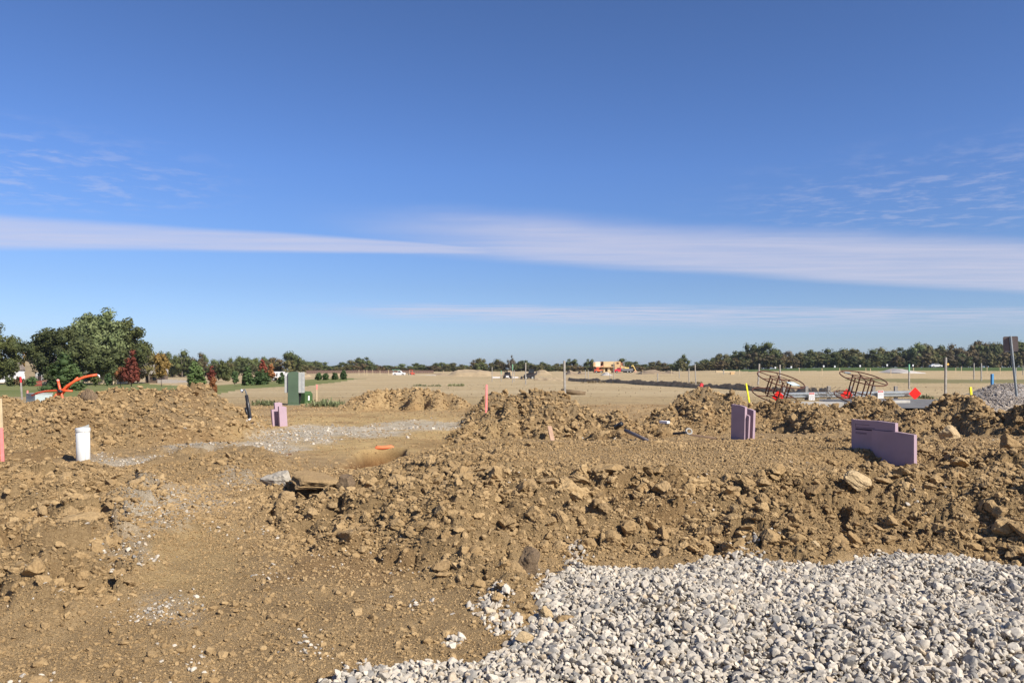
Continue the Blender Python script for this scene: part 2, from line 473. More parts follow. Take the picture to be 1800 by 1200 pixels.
def foliage(name, a, b_, fleck=None, rough=0.75):
    if name in MATS: return MATS[name]
    m, t, b = new_mat(name)
    oi = t.node('ShaderNodeObjectInfo').outputs['Random']
    tc = t.node('ShaderNodeTexCoord').outputs['Object']
    at = t.node('ShaderNodeAttribute', attribute_name='leaf').outputs['Fac']
    c = t.mix(t.step(t.noise(tc, 0.45, 4, 0.6), 0.35, 0.65), a, b_)
    c = t.mix(t.mul(at, 0.75), c, t.mix(0.5, b_, fleck or b_))
    c = t.mix(1.0, c, t.mix(oi, (0.72, 0.74, 0.72), (1.25, 1.22, 1.15)), 'MULTIPLY')
    t.put(b.inputs['Base Color'], c)
    b.inputs['Roughness'].default_value = rough; b.inputs['Specular IOR Level'].default_value = 0.25
    return m

# ------------------------------------------------------------------ object helpers
def link_obj(name, me, parent=None, loc=None, rot=None, label=None, cat=None, group=None, kind=None):
    o = bpy.data.objects.new(name, me)
    COL.objects.link(o)
    if parent is not None: o.parent = parent
    if loc is not None: o.location = loc
    if rot is not None: o.rotation_euler = rot
    if label: o['label'] = label
    if cat: o['category'] = cat
    if group: o['group'] = group
    if kind: o['kind'] = kind
    return o


def thing(name, label, cat, loc=(0, 0, 0), rot=(0, 0, 0), group=None):
    return link_obj(name, None, None, loc, rot, label, cat, group)


def mesh_np(name, verts, faces, mat=None, smooth=False):
    verts = np.asarray(verts, np.float32); faces = np.asarray(faces, np.int32)
    me = bpy.data.meshes.new(name)
    k = faces.shape[1]
    me.vertices.add(len(verts)); me.vertices.foreach_set('co', verts.ravel())
    me.loops.add(faces.size); me.loops.foreach_set('vertex_index', faces.ravel())
    me.polygons.add(len(faces)); me.polygons.foreach_set('loop_start', np.arange(0, faces.size, k, dtype=np.int32))
    me.polygons.foreach_set('loop_total', np.full(len(faces), k, np.int32))
    if smooth: me.polygons.foreach_set('use_smooth', np.ones(len(faces), bool))
    me.update(calc_edges=True)
    if mat: me.materials.append(mat)
    return me


class MB:
    """collects shapes in one bmesh; build() links them as one mesh object"""
    def __init__(self): self.bm = bmesh.new()
    def box(self, c, s, rot=None, bevel=0.0, taper=1.0):
        r = bmesh.ops.create_cube(self.bm, size=1.0)['verts']
        for v in r:
            k = taper if v.co.z > 0 else 1.0
            v.co = Vector((v.co.x * s[0] * k, v.co.y * s[1] * k, v.co.z * s[2]))
        if bevel:
            es = list({e for v in r for e in v.link_edges})
            g = bmesh.ops.bevel(self.bm, geom=es, offset=bevel, segments=2, affect='EDGES', profile=0.6)
            r = list({v for f in g['faces'] for v in f.verts} | {v for v in r if v.is_valid})
        M = Matrix.Translation(c) @ (Euler(rot).to_matrix().to_4x4() if rot else Matrix())
        bmesh.ops.transform(self.bm, matrix=M, verts=r)
        return self
    def prism(self, pts, y0, y1, M=None):
        """outline in x,z extruded from y0 to y1"""
        a = [self.bm.verts.new((p[0], y0, p[1])) for p in pts]; b = [self.bm.verts.new((p[0], y1, p[1])) for p in pts]
        n = len(pts)
        self.bm.faces.new(a); self.bm.faces.new(b[::-1])
        for i in range(n): self.bm.faces.new((a[i], b[i], b[(i + 1) % n], a[(i + 1) % n]))
        if M: bmesh.ops.transform(self.bm, matrix=M, verts=a + b)
        return self
    def tube(self, path, r, n=8, cap=True, r2=None):
        path = [Vector(p) for p in path]; rings = []
        m = len(path)
        for i, p in enumerate(path):
            d = (path[min(i + 1, m - 1)] - path[max(i - 1, 0)]).normalized()
            q = d.to_track_quat('Z', 'Y'); rr = r if r2 is None else r + (r2 - r) * i / (m - 1)
            if isinstance(r, (list, tuple)): rr = r[i]
            rings.append([self.bm.verts.new(p + q @ Vector((rr * math.cos(2 * math.pi * k / n), rr * math.sin(2 * math.pi * k / n), 0))) for k in range(n)])
        for a, b in zip(rings[:-1], rings[1:]):
            for k in range(n): self.bm.faces.new((a[k], a[(k + 1) % n], b[(k + 1) % n], b[k]))
        if cap: self.bm.faces.new(rings[0][::-1]); self.bm.faces.new(rings[-1])
        return self
    def ring(self, R, r, M=None, n=40, k=6):
        vs = []
        for i in range(n):
            a = 2 * math.pi * i / n
            vs.append([self.bm.verts.new(((R + r * math.cos(b)) * math.cos(a), (R + r * math.cos(b)) * math.sin(a), r * math.sin(b))) for b in [2 * math.pi * j / k for j in range(k)]])
        for i in range(n):
            A, B = vs[i], vs[(i + 1) % n]
            for j in range(k): self.bm.faces.new((A[j], B[j], B[(j + 1) % k], A[(j + 1) % k]))
        if M: bmesh.ops.transform(self.bm, matrix=M, verts=[v for q in vs for v in q])
        return self
    def lathe(self, prof, n=20, M=None):
        rings = [[self.bm.verts.new((r * math.cos(2 * math.pi * k / n), r * math.sin(2 * math.pi * k / n), z)) for k in range(n)] for r, z in prof]
        for a, b in zip(rings[:-1], rings[1:]):
            for k in range(n): self.bm.faces.new((a[k], a[(k + 1) % n], b[(k + 1) % n], b[k]))
        self.bm.faces.new(rings[0][::-1]); self.bm.faces.new(rings[-1])
        if M: bmesh.ops.transform(self.bm, matrix=M, verts=[v for q in rings for v in q])
        return self
    def mesh(self, name, mat, smooth=False):
        me = bpy.data.meshes.new(name)
        bmesh.ops.recalc_face_normals(self.bm, faces=self.bm.faces)
        if smooth:
            for f in self.bm.faces: f.smooth = True
        self.bm.to_mesh(me); self.bm.free()
        if mat: me.materials.append(mat)
        return me
    def build(self, name, mat, parent=None, smooth=False, **kw):
        return link_obj(name, self.mesh(name, mat, smooth), parent, **kw)


def copy_tree(o, parent=None):
    c = o.copy(); COL.objects.link(c)
    if parent is not None: c.parent = parent
    for ch in list(o.children): copy_tree(ch, c)
    return c

# ------------------------------------------------------------------ ground
def grid_faces(nr, nc):
    i = np.arange(nr - 1)[:, None] * nc + np.arange(nc - 1)[None, :]
    return np.stack([i, i + 1, i + nc + 1, i + nc], -1).reshape(-1, 4)


def soil_colour(x, y, info, rough):
    n = fbm(x, y, 1.7, 81, 4)[:, None]
    c = np.array([0.390, 0.270, 0.138]) * np.ones((len(x), 1))
    yel = np.array([0.50, 0.355, 0.165]); gry = np.array([0.27, 0.198, 0.115]); red = np.array([0.275, 0.162, 0.070])
    pale = np.array([0.49, 0.43, 0.335]); drk = np.array([0.235, 0.155, 0.07])
    def bl(c, t, m): return c * (1 - m[:, None]) + t * m[:, None]
    c = bl(c, yel, np.clip(info['haul'] * 0.9 + 0.5 * info['smooth'], 0, 1))
    c = bl(c, gry, np.clip(sstep(-0.2, 0.3, fbm(x, y, 2.5, 83, 3)) * 0.7 * sstep(0.1, 0.5, info['mound']), 0, 1))
    c = bl(c, red, np.clip(sstep(0.08, 0.4, fbm(x, y, 1.3, 85, 3)), 0, 1) * 0.5)
    c = bl(c, drk, np.clip(sstep(0.0, 2.0, info['bank']) * (1 - info['track']) * (1 - sstep(9.5, 12.5, y)) * 0.30, 0, 1))
    u = x / y * FPX + 900; v = HZ + EYE * FPX / y
    for (pu, pv, ru, rv, s) in ((265, 905, 75, 48, .85), (350, 880, 60, 30, .5), (345, 797, 60, 13, .9), (215, 812, 75, 9, .8), (470, 790, 75, 17, .9), (600, 757, 130, 11, .95), (740, 748, 90, 9, .9), (520, 768, 90, 15, .9), (420, 845, 40, 15, .5), (225, 985, 40, 40, .45), (300, 1070, 60, 30, .4)):
        e = np.sqrt(((u - pu) / ru) ** 2 + ((v - pv) / rv) ** 2)
        c = bl(c, pale, 0.95 * s * (1 - sstep(0.55, 1.15, e + 0.5 * fbm(x, y, 0.6, 87, 3))) * (1 - sstep(0.05, 0.3, info['mound'])))
    c = c * (1 - 0.12 * (sstep(0.5, 0.95, rough) * (1 - sstep(20, 30, y))))[:, None]      # crevice shade between the clods, put into the colour of rough soil
    e = poly_dist(x, y, GRAVEL)
    c = bl(c, np.array([0.42, 0.38, 0.31]), sstep(-0.02, 0.12, e))
    c = bl(c, np.array([0.38, 0.285, 0.155]), sstep(35.5, 38.5, y + 1.5 * fbm(x, y, 3, 89, 3)) )
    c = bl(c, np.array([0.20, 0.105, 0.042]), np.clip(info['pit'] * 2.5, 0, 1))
    return c * (1 + 0.20 * n)


def build_ground():
    nu, ny = 940, 700
    u = np.linspace(-0.80, 0.80, nu); Yv = np.exp(np.linspace(math.log(2.6), math.log(47.0), ny))
    U, YY = np.meshgrid(u, Yv)
    x = (U * YY).ravel(); y = YY.ravel()
    z, rough, info = ground_parts(x, y)
    z = z + relief(x, y, rough)
    g = poly_dist(x, y, GRAVEL)
    z = z * 1.0 - 0.02 * sstep(-0.05, 0.15, g)
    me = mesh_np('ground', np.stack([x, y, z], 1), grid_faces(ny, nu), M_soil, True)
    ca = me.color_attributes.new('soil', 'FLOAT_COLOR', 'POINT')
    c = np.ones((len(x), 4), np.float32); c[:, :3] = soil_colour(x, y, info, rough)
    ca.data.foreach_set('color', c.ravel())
    return link_obj('ground', me, kind='structure', label='churned yellow-brown clay ground with mounds and tracks')
ground = build_ground()

def build_far():
    """fields beyond the spoil: split by use into separate sheets of one continuous relief"""
    nu = 300
    u = np.tan(np.linspace(-1.15, 1.15, nu)); Yv = np.exp(np.linspace(math.log(46.9), math.log(3500), 210))
    U, YY = np.meshgrid(u, Yv)
    x = (U * YY).ravel(); y = YY.ravel()
    z = far_z(x, y)
    z = z + 0.16 * fbm(x, y, 9, 101, 3) * sstep(50, 70, y)
    F = grid_faces(len(Yv), nu)
    cx = x[F].mean(1); cy = y[F].mean(1); cu = cx / cy * FPX + 900
    wob = 3 * fbm(cx, cy, 12, 103, 2)
    left = (cu < 640)
    edge = np.interp(cu, [-9999, 300, 385, 430, 545, 600, 625], [46, 46, 52, 68, 82, 98, 128])
    lawn = left & (cy > edge) & (cy < np.interp(cu, [-9999, 250, 330, 640], [230, 215, 150, 132]))
    rb = (cu > 1270) & (cy > np.interp(cu, [1270, 1320, 1450, 9999], [330, 235, 215, 205]) + wob) & (cy < 1200)
    rm = (cu > 1480) & (cy > np.interp(cu, [1480, 1600, 9999], [118, 92, 88]) + wob) & (cy < np.interp(cu, [1480, 9999], [124, 134]) + wob)
    far = (cy > 560)
    groups = {'field': ~(lawn | rb | rm | far)}
    out = {}
    def sub(name, mask, mat, label):
        f = F[mask]; ids, inv = np.unique(f, return_inverse=True)
        me = mesh_np(name, np.stack([x, y, z], 1)[ids], inv.reshape(-1, 4), mat, True)
        return link_obj(name, me, kind='structure', label=label)
    sub('field', groups['field'], M_field, 'wide pale tan graded field mulched with straw')
    sub('lawn', lawn, M_lawn, 'mown green lawn sloping behind the left spoil mound')
    sub('grass_strip', rb, lawn_mat('strip_grass', (0.055, 0.085, 0.022), (0.09, 0.12, 0.035)), 'dark green grass bank below the right-hand woods')
    sub('grass_band', rm, lawn_mat('band_grass', (0.17, 0.155, 0.065), (0.24, 0.195, 0.095)), 'thin olive grass band across the right field')
    sub('distant_ground', far & ~rb, lawn_mat('far_grass', (0.10, 0.11, 0.04), (0.17, 0.14, 0.07)), 'distant ground beyond the woods')
    # ground behind and beside the photographer so that the sheet runs on
    # side and rear aprons at the level of the near ground
    mb = MB()
    def quad(pts):
        mb.bm.faces.new([mb.bm.verts.new(p) for p in pts])
    quad([(-60, -60, -0.06), (60, -60, -0.06), (0.8 * 2.6, 2.6, -0.06), (-0.8 * 2.6, 2.6, -0.06)])
    quad([(60, -60, -0.06), (130, 46.9, -0.06), (0.8 * 47, 47, -0.06), (0.8 * 2.6, 2.6, -0.06)])
    quad([(-60, -60, -0.06), (-0.8 * 2.6, 2.6, -0.06), (-0.8 * 47, 47, -0.06), (-130, 46.9, -0.06)])
    mb.build('field_edge', M_field, kind='structure', label='bare field around and behind the viewpoint')
build_far()

# ------------------------------------------------------------------ clods and stones
def facet_mesh(name, seed, mat, planes=11, sub=3, jit=0.05, flat=(1, 1, 1)):
    r = np.random.default_rng(seed)
    bm = bmesh.new(); bmesh.ops.create_icosphere(bm, subdivisions=sub, radius=1.0)
    n = r.normal(size=(planes, 3)); n /= np.linalg.norm(n, axis=1)[:, None]
    d = r.uniform(0.55, 1.0, planes)
    ph = r.uniform(0, 9, 9)
    for v in bm.verts:
        q = np.array(v.co); q /= np.linalg.norm(q)
        dots = n @ q
        rr = min([d[k] / dots[k] for k in range(planes) if dots[k] > 0.05] + [1.25])
        rr *= 1 + jit * (math.sin(q[0] * 7 + ph[0]) + math.sin(q[1] * 9 + ph[1]) + math.sin(q[2] * 8 + ph[2]) + 0.7 * math.sin(q[0] * 17 + q[1] * 13 + ph[3]) + 0.7 * math.sin(q[2] * 19 - q[1] * 11 + ph[4])) / 2
        v.co = Vector((q[0] * rr * flat[0], q[1] * rr * flat[1], q[2] * rr * flat[2]))
    me = bpy.data.meshes.new(name); bm.to_mesh(me); bm.free()
    me.materials.append(mat)
    return me

clod_lo = [facet_mesh('clod_small', 100 + i, M_clod, 10, 2, 0.10, (1, random.uniform(.7, 1), random.uniform(.5, .85))) for i in range(10)]
clod_hi = [facet_mesh('clod_large', 200 + i, M_clod, 13, 4, 0.085, (1, random.uniform(.7, 1), random.uniform(.45, .8))) for i in range(12)]
stone_ms = [facet_mesh('stone', 300 + i, M_stone, 7, 3, 0.004, (1, random.uniform(.6, .9), random.uniform(.45, .75))) for i in range(12)]


def src_collection(name, meshes):
    c = bpy.data.collections.new(name)
    for i, me in enumerate(meshes):
        o = bpy.data.objects.new(f'{name}_{i:02d}', me); c.objects.link(o)
    return c


def scatter(name, pts, rots, scl, idx, coll, label, parent):
    me = bpy.data.meshes.new(name)
    n = len(pts)
    me.vertices.add(n); me.vertices.foreach_set('co', np.asarray(pts, np.float32).ravel())
    a = me.attributes.new('rot', 'FLOAT_VECTOR', 'POINT'); a.data.foreach_set('vector', np.asarray(rots, np.float32).ravel())
    a = me.attributes.new('scl', 'FLOAT_VECTOR', 'POINT'); a.data.foreach_set('vector', np.asarray(scl, np.float32).ravel())
    a = me.attributes.new('idx', 'INT', 'POINT'); a.data.foreach_set('value', np.asarray(idx, np.int32))
    o = link_obj(name, me, parent, label=label, kind='stuff')
    ng = bpy.data.node_groups.new(name, 'GeometryNodeTree')
    ng.interface.new_socket('Geometry', in_out='INPUT', socket_type='NodeSocketGeometry')
    ng.interface.new_socket('Geometry', in_out='OUTPUT', socket_type='NodeSocketGeometry')
    N = ng.nodes; L = ng.links
    gi = N.new('NodeGroupInput'); go = N.new('NodeGroupOutput'); ip = N.new('GeometryNodeInstanceOnPoints')
    ci = N.new('GeometryNodeCollectionInfo'); ci.inputs['Collection'].default_value = coll
    ci.inputs['Separate Children'].default_value = True; ci.inputs['Reset Children'].default_value = True
    ip.inputs['Pick Instance'].default_value = True
    def attr(nm, ty):
        nd = N.new('GeometryNodeInputNamedAttribute'); nd.data_type = ty; nd.inputs['Name'].default_value = nm
        return nd.outputs['Attribute']
    e2r = N.new('FunctionNodeEulerToRotation')
    L.new(gi.outputs[0], ip.inputs['Points']); L.new(ci.outputs[0], ip.inputs['Instance'])
    L.new(attr('idx', 'INT'), ip.inputs['Instance Index'])
    L.new(attr('rot', 'FLOAT_VECTOR'), e2r.inputs[0]); L.new(e2r.outputs[0], ip.inputs['Rotation'])
    L.new(attr('scl', 'FLOAT_VECTOR'), ip.inputs['Scale'])
    L.new(ip.outputs[0], go.inputs[0])
    md = o.modifiers.new('scatter', 'NODES'); md.node_group = ng
    return o


def build_clods():
    N = 400000
    # even spread over the near ground, thinning with distance, denser on mounds
    v = rng.uniform(690, 1330, N // 2); Y1 = EYE * FPX / (v - HZ)
    Y2 = np.exp(rng.uniform(math.log(7), math.log(36), N - N // 2))
    Y = np.concatenate([Y1, Y2]); Y = Y[Y < 37]
    u = rng.uniform(-0.74, 0.74, len(Y)); x = u * Y
    z, rough, info = ground_parts(x, Y)
    acc = rng.uniform(0, 1, len(Y)) < np.clip(0.42 + 0.8 * rough ** 1.5, 0, 1) * np.where(Y > 13, np.clip(0.35 + info['mound'] * 2.5, 0.10, 1), 0.8)
    gr = poly_dist(x, Y, GRAVEL) < -0.03
    acc &= gr
    x, Y, z, rough = x[acc], Y[acc], z[acc], rough[acc]
    z = z + relief(x, Y, rough)
    smin = np.maximum(0.006, 2.0 / FPX * Y)
    s = smin * rng.uniform(0, 1, len(x)) ** (-1 / (2.8 - 0.7 * rough))
    smax_ = np.maximum(0.022 + 0.145 * rough, smin * 1.5)
    s = np.where(s > smax_, smin * 1.6, s) * 0.66
    n = len(x)
    print('clods', n)
    rot = rng.uniform(-1, 1, (n, 3)) * np.array([0.7, 0.7, math.pi])
    scl = s[:, None] * rng.uniform(0.75, 1.25, (n, 3)) * np.array([1, 1, 0.9])
    zz = z + 0.18 * s
    small = s < np.maximum(0.045, 7 / FPX * Y)
    # the 300 that show largest become parts of their own
    app = s / Y * (np.abs(x / Y) < 0.66) * (Y > 4.3)
    top = np.argsort(-app)[:300]
    rest = np.ones(n, bool); rest[top] = False
    P = np.stack([x, Y, zz], 1)
    a = rest & small; b = rest & ~small
    cl = src_collection('clod_source', clod_lo); ch = src_collection('rough_clod_source', clod_hi)
    both = src_collection('soil_piece_source', clod_lo + clod_hi)
    idx = np.where(small, rng.integers(0, 10, n), 10 + rng.integers(0, 12, n))
    scatter('loose_dirt', P[rest], rot[rest], scl[rest], idx[rest], both, 'loose crumbs and clods of yellow-brown clay', ground)
    for k in top:
        o = link_obj('dirt_clod', clod_hi[int(rng.integers(0, 12))], ground, tuple(P[k]), tuple(rot[k]))
        o.scale = tuple(scl[k])
build_clods()


def build_gravel():
    # crushed limestone bed at lower right
    gb = MB()
    nx, ny = 150, 70
    xs = np.linspace(-2.2, 7.6, nx); ys = np.linspace(1.2, 7.4, ny)
    XX, YY = np.meshgrid(xs, ys); x = XX.ravel(); y = YY.ravel()
    d = poly_dist(x, y, GRAVEL)
    hz = ground_z(x, y, False) + 0.03 * sstep(-0.05, 0.5, d) + 0.15 * sstep(0.1, 1.0, d) * (0.45 + fbm(x, y, 1.1, 121, 3))
    z = np.where(d > -0.10, hz - 0.012, hz - 0.25)
    me = mesh_np('gravel_bed', np.stack([x, y, z], 1), grid_faces(ny, nx), plain('gravel_dust', (0.27, 0.22, 0.155), 0.9, var=0.3, scale=20), True)
    bed = link_obj('gravel_bed', me, kind='structure', label='bed of crushed pale limestone at the lower right')
    N = 150000
    Y = np.exp(rng.uniform(math.log(1.6), math.log(7.3), N)); x = rng.uniform(-0.45, 0.80, N) * Y
    d = poly_dist(x, Y, GRAVEL)
    edge = rng.uniform(0, 1, N) < sstep(-0.07, 0.06, d + 0.10 * fbm(x, Y, 0.25, 125, 3))
    dens = rng.uniform(0, 1, N) < np.clip((Y / 6.0) ** 2, 0.05, 1) * np.where(np.hypot((x / Y * FPX + 900 - 1190) / 70, (HZ + EYE * FPX / Y - 1085) / 26) + 0.5 * fbm(x, Y, 0.3, 127, 3) < 0.9, 0.35, 1.0)
    # spill patches beside the bed
    sp = np.zeros(N, bool)
    for (pu, pv, ru, rv) in ((865, 1075, 42, 24), (890, 1100, 45, 18), (800, 1128, 26, 12), (1015, 975, 30, 16), (1290, 960, 40, 10), (930, 1010, 22, 14), (1335, 962, 40, 18)):
        uu = x / Y * FPX + 900; vv = HZ + EYE * FPX / Y
        e = np.hypot((uu - pu) / ru, (vv - pv) / rv)
        sp |= (e < 1) & (rng.uniform(0, 1, N) < 0.75 * (1.1 - e))
    keep = (edge | sp) & dens
    x, Y, d = x[keep], Y[keep], d[keep]
    n = len(x)
    s = np.clip(rng.lognormal(math.log(0.0142), 0.42, n), 0.006, 0.036)
    z0 = ground_z(x, Y, True)
    zb = ground_z(x, Y, False) + 0.03 * sstep(-0.05, 0.5, d) + 0.15 * sstep(0.1, 1.0, d) * (0.45 + fbm(x, Y, 1.1, 121, 3))
    z = np.where(d > 0.05, zb + rng.uniform(-0.006, 0.030, n), np.maximum(z0, zb * 0) + 0.3 * s)
    z = np.where(d > 0.05, z, z0 + 0.35 * s)
    print('stones', n)
    rot = rng.uniform(-1, 1, (n, 3)) * np.array([1.1, 1.1, math.pi]); scl = s[:, None] * rng.uniform(0.75, 1.35, (n, 3))
    P = np.stack([x, Y, z], 1)
    app = s / Y * (np.abs(x / Y) < 0.64) * (Y > 4.2)
    top = np.argsort(-app)[:300]
    rest = np.ones(n, bool); rest[top] = False
    # pale stones lying about on the soil
    M2 = 5200
    v = rng.uniform(735, 1250, M2); Y2 = EYE * FPX / (v - HZ); uu = rng.uniform(0, 1800, M2); vv = v
    w_ = np.full(M2, 0.012)
    for (pu, pv, ru, rv, q) in ((265, 905, 85, 55, .6), (350, 885, 60, 30, .35), (345, 797, 60, 14, .9), (215, 812, 75, 10, .7), (470, 790, 75, 17, .9), (600, 757, 130, 12, .9), (740, 748, 90, 9, .8), (520, 768, 90, 15, .9), (225, 985, 45, 45, .4), (300, 1070, 60, 35, .35), (420, 845, 40, 15, .4)):
        e = np.hypot((uu - pu) / ru, (vv - pv) / rv); w_ = np.maximum(w_, q * (1 - sstep(0.4, 1.1, e)))
    k = rng.uniform(0, 1, M2) < w_
    extra = 16
    uu = np.repeat(uu[k], extra) + rng.normal(0, 24, k.sum() * extra); Y2 = np.repeat(Y2[k], extra) * (1 + rng.normal(0, 0.022, k.sum() * extra))
    x2 = (uu - 900) / FPX * Y2
    s2 = np.clip(rng.lognormal(math.log(0.0095), 0.45, len(x2)), 0.005, 0.028) * np.clip(Y2 / 11, 0.9, 1.8)
    z2 = ground_z(x2, Y2, True) + 0.3 * s2
    n2 = len(x2)
    print('soil stones', n2)
    coll = src_collection('stone_source', stone_ms)
    scatter('loose_gravel', P[rest], rot[rest], scl[rest], rng.integers(0, 12, rest.sum()), coll, 'crushed pale limestone pieces', bed)
    scatter('stone_chips', np.stack([x2, Y2, z2], 1), rng.uniform(-1, 1, (n2, 3)) * np.array([.6, .6, 3.1]), s2[:, None] * rng.uniform(0.7, 1.3, (n2, 3)), rng.integers(0, 12, n2), coll, 'small pale limestone chips trodden into the soil', ground)
    for j in top:
        o = link_obj('stone', stone_ms[int(rng.integers(0, 12))], bed, tuple(P[j]), tuple(rot[j])); o.scale = tuple(scl[j])
build_gravel()

# ------------------------------------------------------------------ foliage builders
def crown_mesh(name, seed, mat, w, h, d=None, clumps=26, leaves=1500, leaf=0.5, shape='round', core=True, low=0.0, fat=1.0):
    """crown of width w and height h standing on z=low*h: many small leaf faces gathered in clumps"""
    r = np.random.default_rng(seed); d = d or w
    cs = []
    while len(cs) < clumps:
        p = r.uniform(-1, 1, 3)
        t = (p[2] + 1) / 2
        if shape == 'round': lim = math.sqrt(max(0, 1 - (abs(p[2]) ** 2.2))) * (0.95 if p[2] > -0.3 else 0.85)
        elif shape == 'cone': lim = max(0.16, (1 - t) ** 0.62) * (0.72 + 0.28 * min(1, t * 4)) * r.uniform(0.75, 1.0)
        elif shape == 'egg': lim = math.sqrt(max(0, 1 - p[2] ** 2)) * (1.0 - 0.35 * t)
        else: lim = 1.0 if t < 0.8 else 0.8
        if math.hypot(p[0], p[1]) < lim and math.hypot(p[0], p[1], p[2] * 0.7) > 0.25: cs.append(p)
    cs = np.array(cs)
    rad = fat * r.uniform(0.20, 0.38, clumps) * (0.8 if shape != 'cone' else 0.66)
    k = r.integers(0, clumps, leaves)
    q = r.normal(size=(leaves, 3)); q /= np.linalg.norm(q, axis=1)[:, None]
    rr = rad[k] * r.uniform(0.55, 1.08, leaves) ** 0.6
    c = cs[k] * 0.84 + q * rr[:, None] * np.array([1, 1, 0.85])
    c = c * np.array([w / 2, d / 2, h / 2]) + np.array([0, 0, h / 2 + low * h])
    c[:, 2] = np.maximum(c[:, 2], leaf * 0.3)
    nrm = q + r.normal(size=(leaves, 3)) * 0.55; nrm /= np.linalg.norm(nrm, axis=1)[:, None]
    t1 = np.cross(nrm, r.normal(size=(leaves, 3))); t1 /= np.linalg.norm(t1, axis=1)[:, None]
    t2 = np.cross(nrm, t1)
    s = leaf * r.uniform(0.5, 1.15, leaves)[:, None]
    v = np.stack([c - t1 * s * .5, c + t2 * s * .32, c + t1 * s * .5, c - t2 * s * .32], 1).reshape(-1, 3)
    f = np.arange(leaves * 4).reshape(-1, 4)
    tint = np.repeat((r.uniform(0, 1, leaves) ** 2 * 0.7 + 0.3 * r.uniform(0, 1, clumps)[k]), 4)
    if core:
        cv, cf = [], []
        bm = bmesh.new(); bmesh.ops.create_icosphere(bm, subdivisions=1, radius=1.0)
        iv = np.array([x_.co[:] for x_ in bm.verts]); iff = np.array([[y_.index for y_ in x_.verts] for x_ in bm.faces]); bm.free()
        for i in range(clumps):
            a = (cs[i] * 0.80 + iv * rad[i] * 0.62) * np.array([w / 2, d / 2, h / 2]) + np.array([0, 0, h / 2 + low * h])
            cf.append(iff + len(v) + i * len(iv)); cv.append(a)
        me = bpy.data.meshes.new(name)
        V = np.concatenate([v] + cv); T = np.concatenate(cf)
        loops = np.concatenate([f.ravel(), T.ravel()])
        st = np.concatenate([np.arange(0, f.size, 4), f.size + np.arange(0, T.size, 3)]); tot = np.concatenate([np.full(len(f), 4), np.full(len(T), 3)])
        me.vertices.add(len(V)); me.vertices.foreach_set('co', V.astype(np.float32).ravel())
        me.loops.add(len(loops)); me.loops.foreach_set('vertex_index', loops.astype(np.int32))
        me.polygons.add(len(st)); me.polygons.foreach_set('loop_start', st.astype(np.int32)); me.polygons.foreach_set('loop_total', tot.astype(np.int32))
        me.update(calc_edges=True); me.materials.append(mat)
        tint = np.concatenate([tint, np.zeros(len(V) - len(v))])
    else:
        me = mesh_np(name, v, f, mat)
    a = me.attributes.new('leaf', 'FLOAT', 'POINT'); a.data.foreach_set('value', tint.astype(np.float32))
    # fit to the asked width and height
    co = np.empty(len(me.vertices) * 3, np.float32); me.vertices.foreach_get('co', co); co = co.reshape(-1, 3)
    z0, z1 = low * h, np.percentile(co[:, 2], 99.5)
    co[:, 2] = z0 + (co[:, 2] - z0) * (h / max(.1, z1 - z0))
    co[:, :2] *= np.array([w, d]) / (2 * np.percentile(np.abs(co[:, :2]), 97.5))
    me.vertices.foreach_set('co', co.ravel()); me.update()
    return me


M_bark = plain('bark', (0.10, 0.075, 0.055), 0.9, two=(0.17, 0.14, 0.11), scale=2.0)

def trunk_mesh(name, seed, h, r0, limbs=5, spread=0.4):
    random.seed(seed); mb = MB()
    top = Vector((random.uniform(-.04, .04) * h, 0, h * 0.75))
    mid = Vector((random.uniform(-.03, .03) * h, 0, h * 0.35))
    mb.tube([(0, 0, -0.3), mid * 0.5, mid, top], [r0 * 1.25, r0, r0 * 0.8, r0 * 0.25], 7)
    for i in range(limbs):
        t = random.uniform(0.3, 0.8); st = mid.lerp(top, max(0, (t - 0.35) / 0.65)); a = 2 * math.pi * i / limbs + random.uniform(-.4, .4)
        en = st + Vector((math.cos(a) * spread * h * .6, math.sin(a) * spread * h * .6, h * random.uniform(.12, .3)))
        md = st.lerp(en, .5) + Vector((0, 0, -.02 * h))
        mb.tube([st, md, en], [r0 * .45, r0 * .3, r0 * .1], 5)
    return mb.mesh(name, M_bark, True)


EXT = {}
def tree(name, label, px, Y, top, base_z, w_px, crown_me, trunk_me, ref, group=None, cat='tree', trunk_label=None):
    """ref = (width, height) of the crown mesh; scaled to the size seen"""
    h = Zat(top, Y) - base_z; w = w_px / FPX * Y
    if crown_me.name not in EXT:
        co = np.empty(len(crown_me.vertices) * 3, np.float32); crown_me.vertices.foreach_get('co', co); co = co.reshape(-1, 3)
        EXT[crown_me.name] = (2 * np.percentile(np.abs(co[:, 0]), 97), np.percentile(co[:, 2], 99.3))
    ref = EXT[crown_me.name]
    t = thing(name, label, cat, (X(px, Y), Y, base_z), group=group)
    t.rotation_euler = (0, 0, random.uniform(0, 6.28))
    c = link_obj('crown', crown_me, t); c.scale = (w / ref[0], w / ref[0], h / ref[1])
    if trunk_me:
        k = link_obj('trunk', trunk_me, t); k.scale = (h / 10, h / 10, h / 10)
    return t

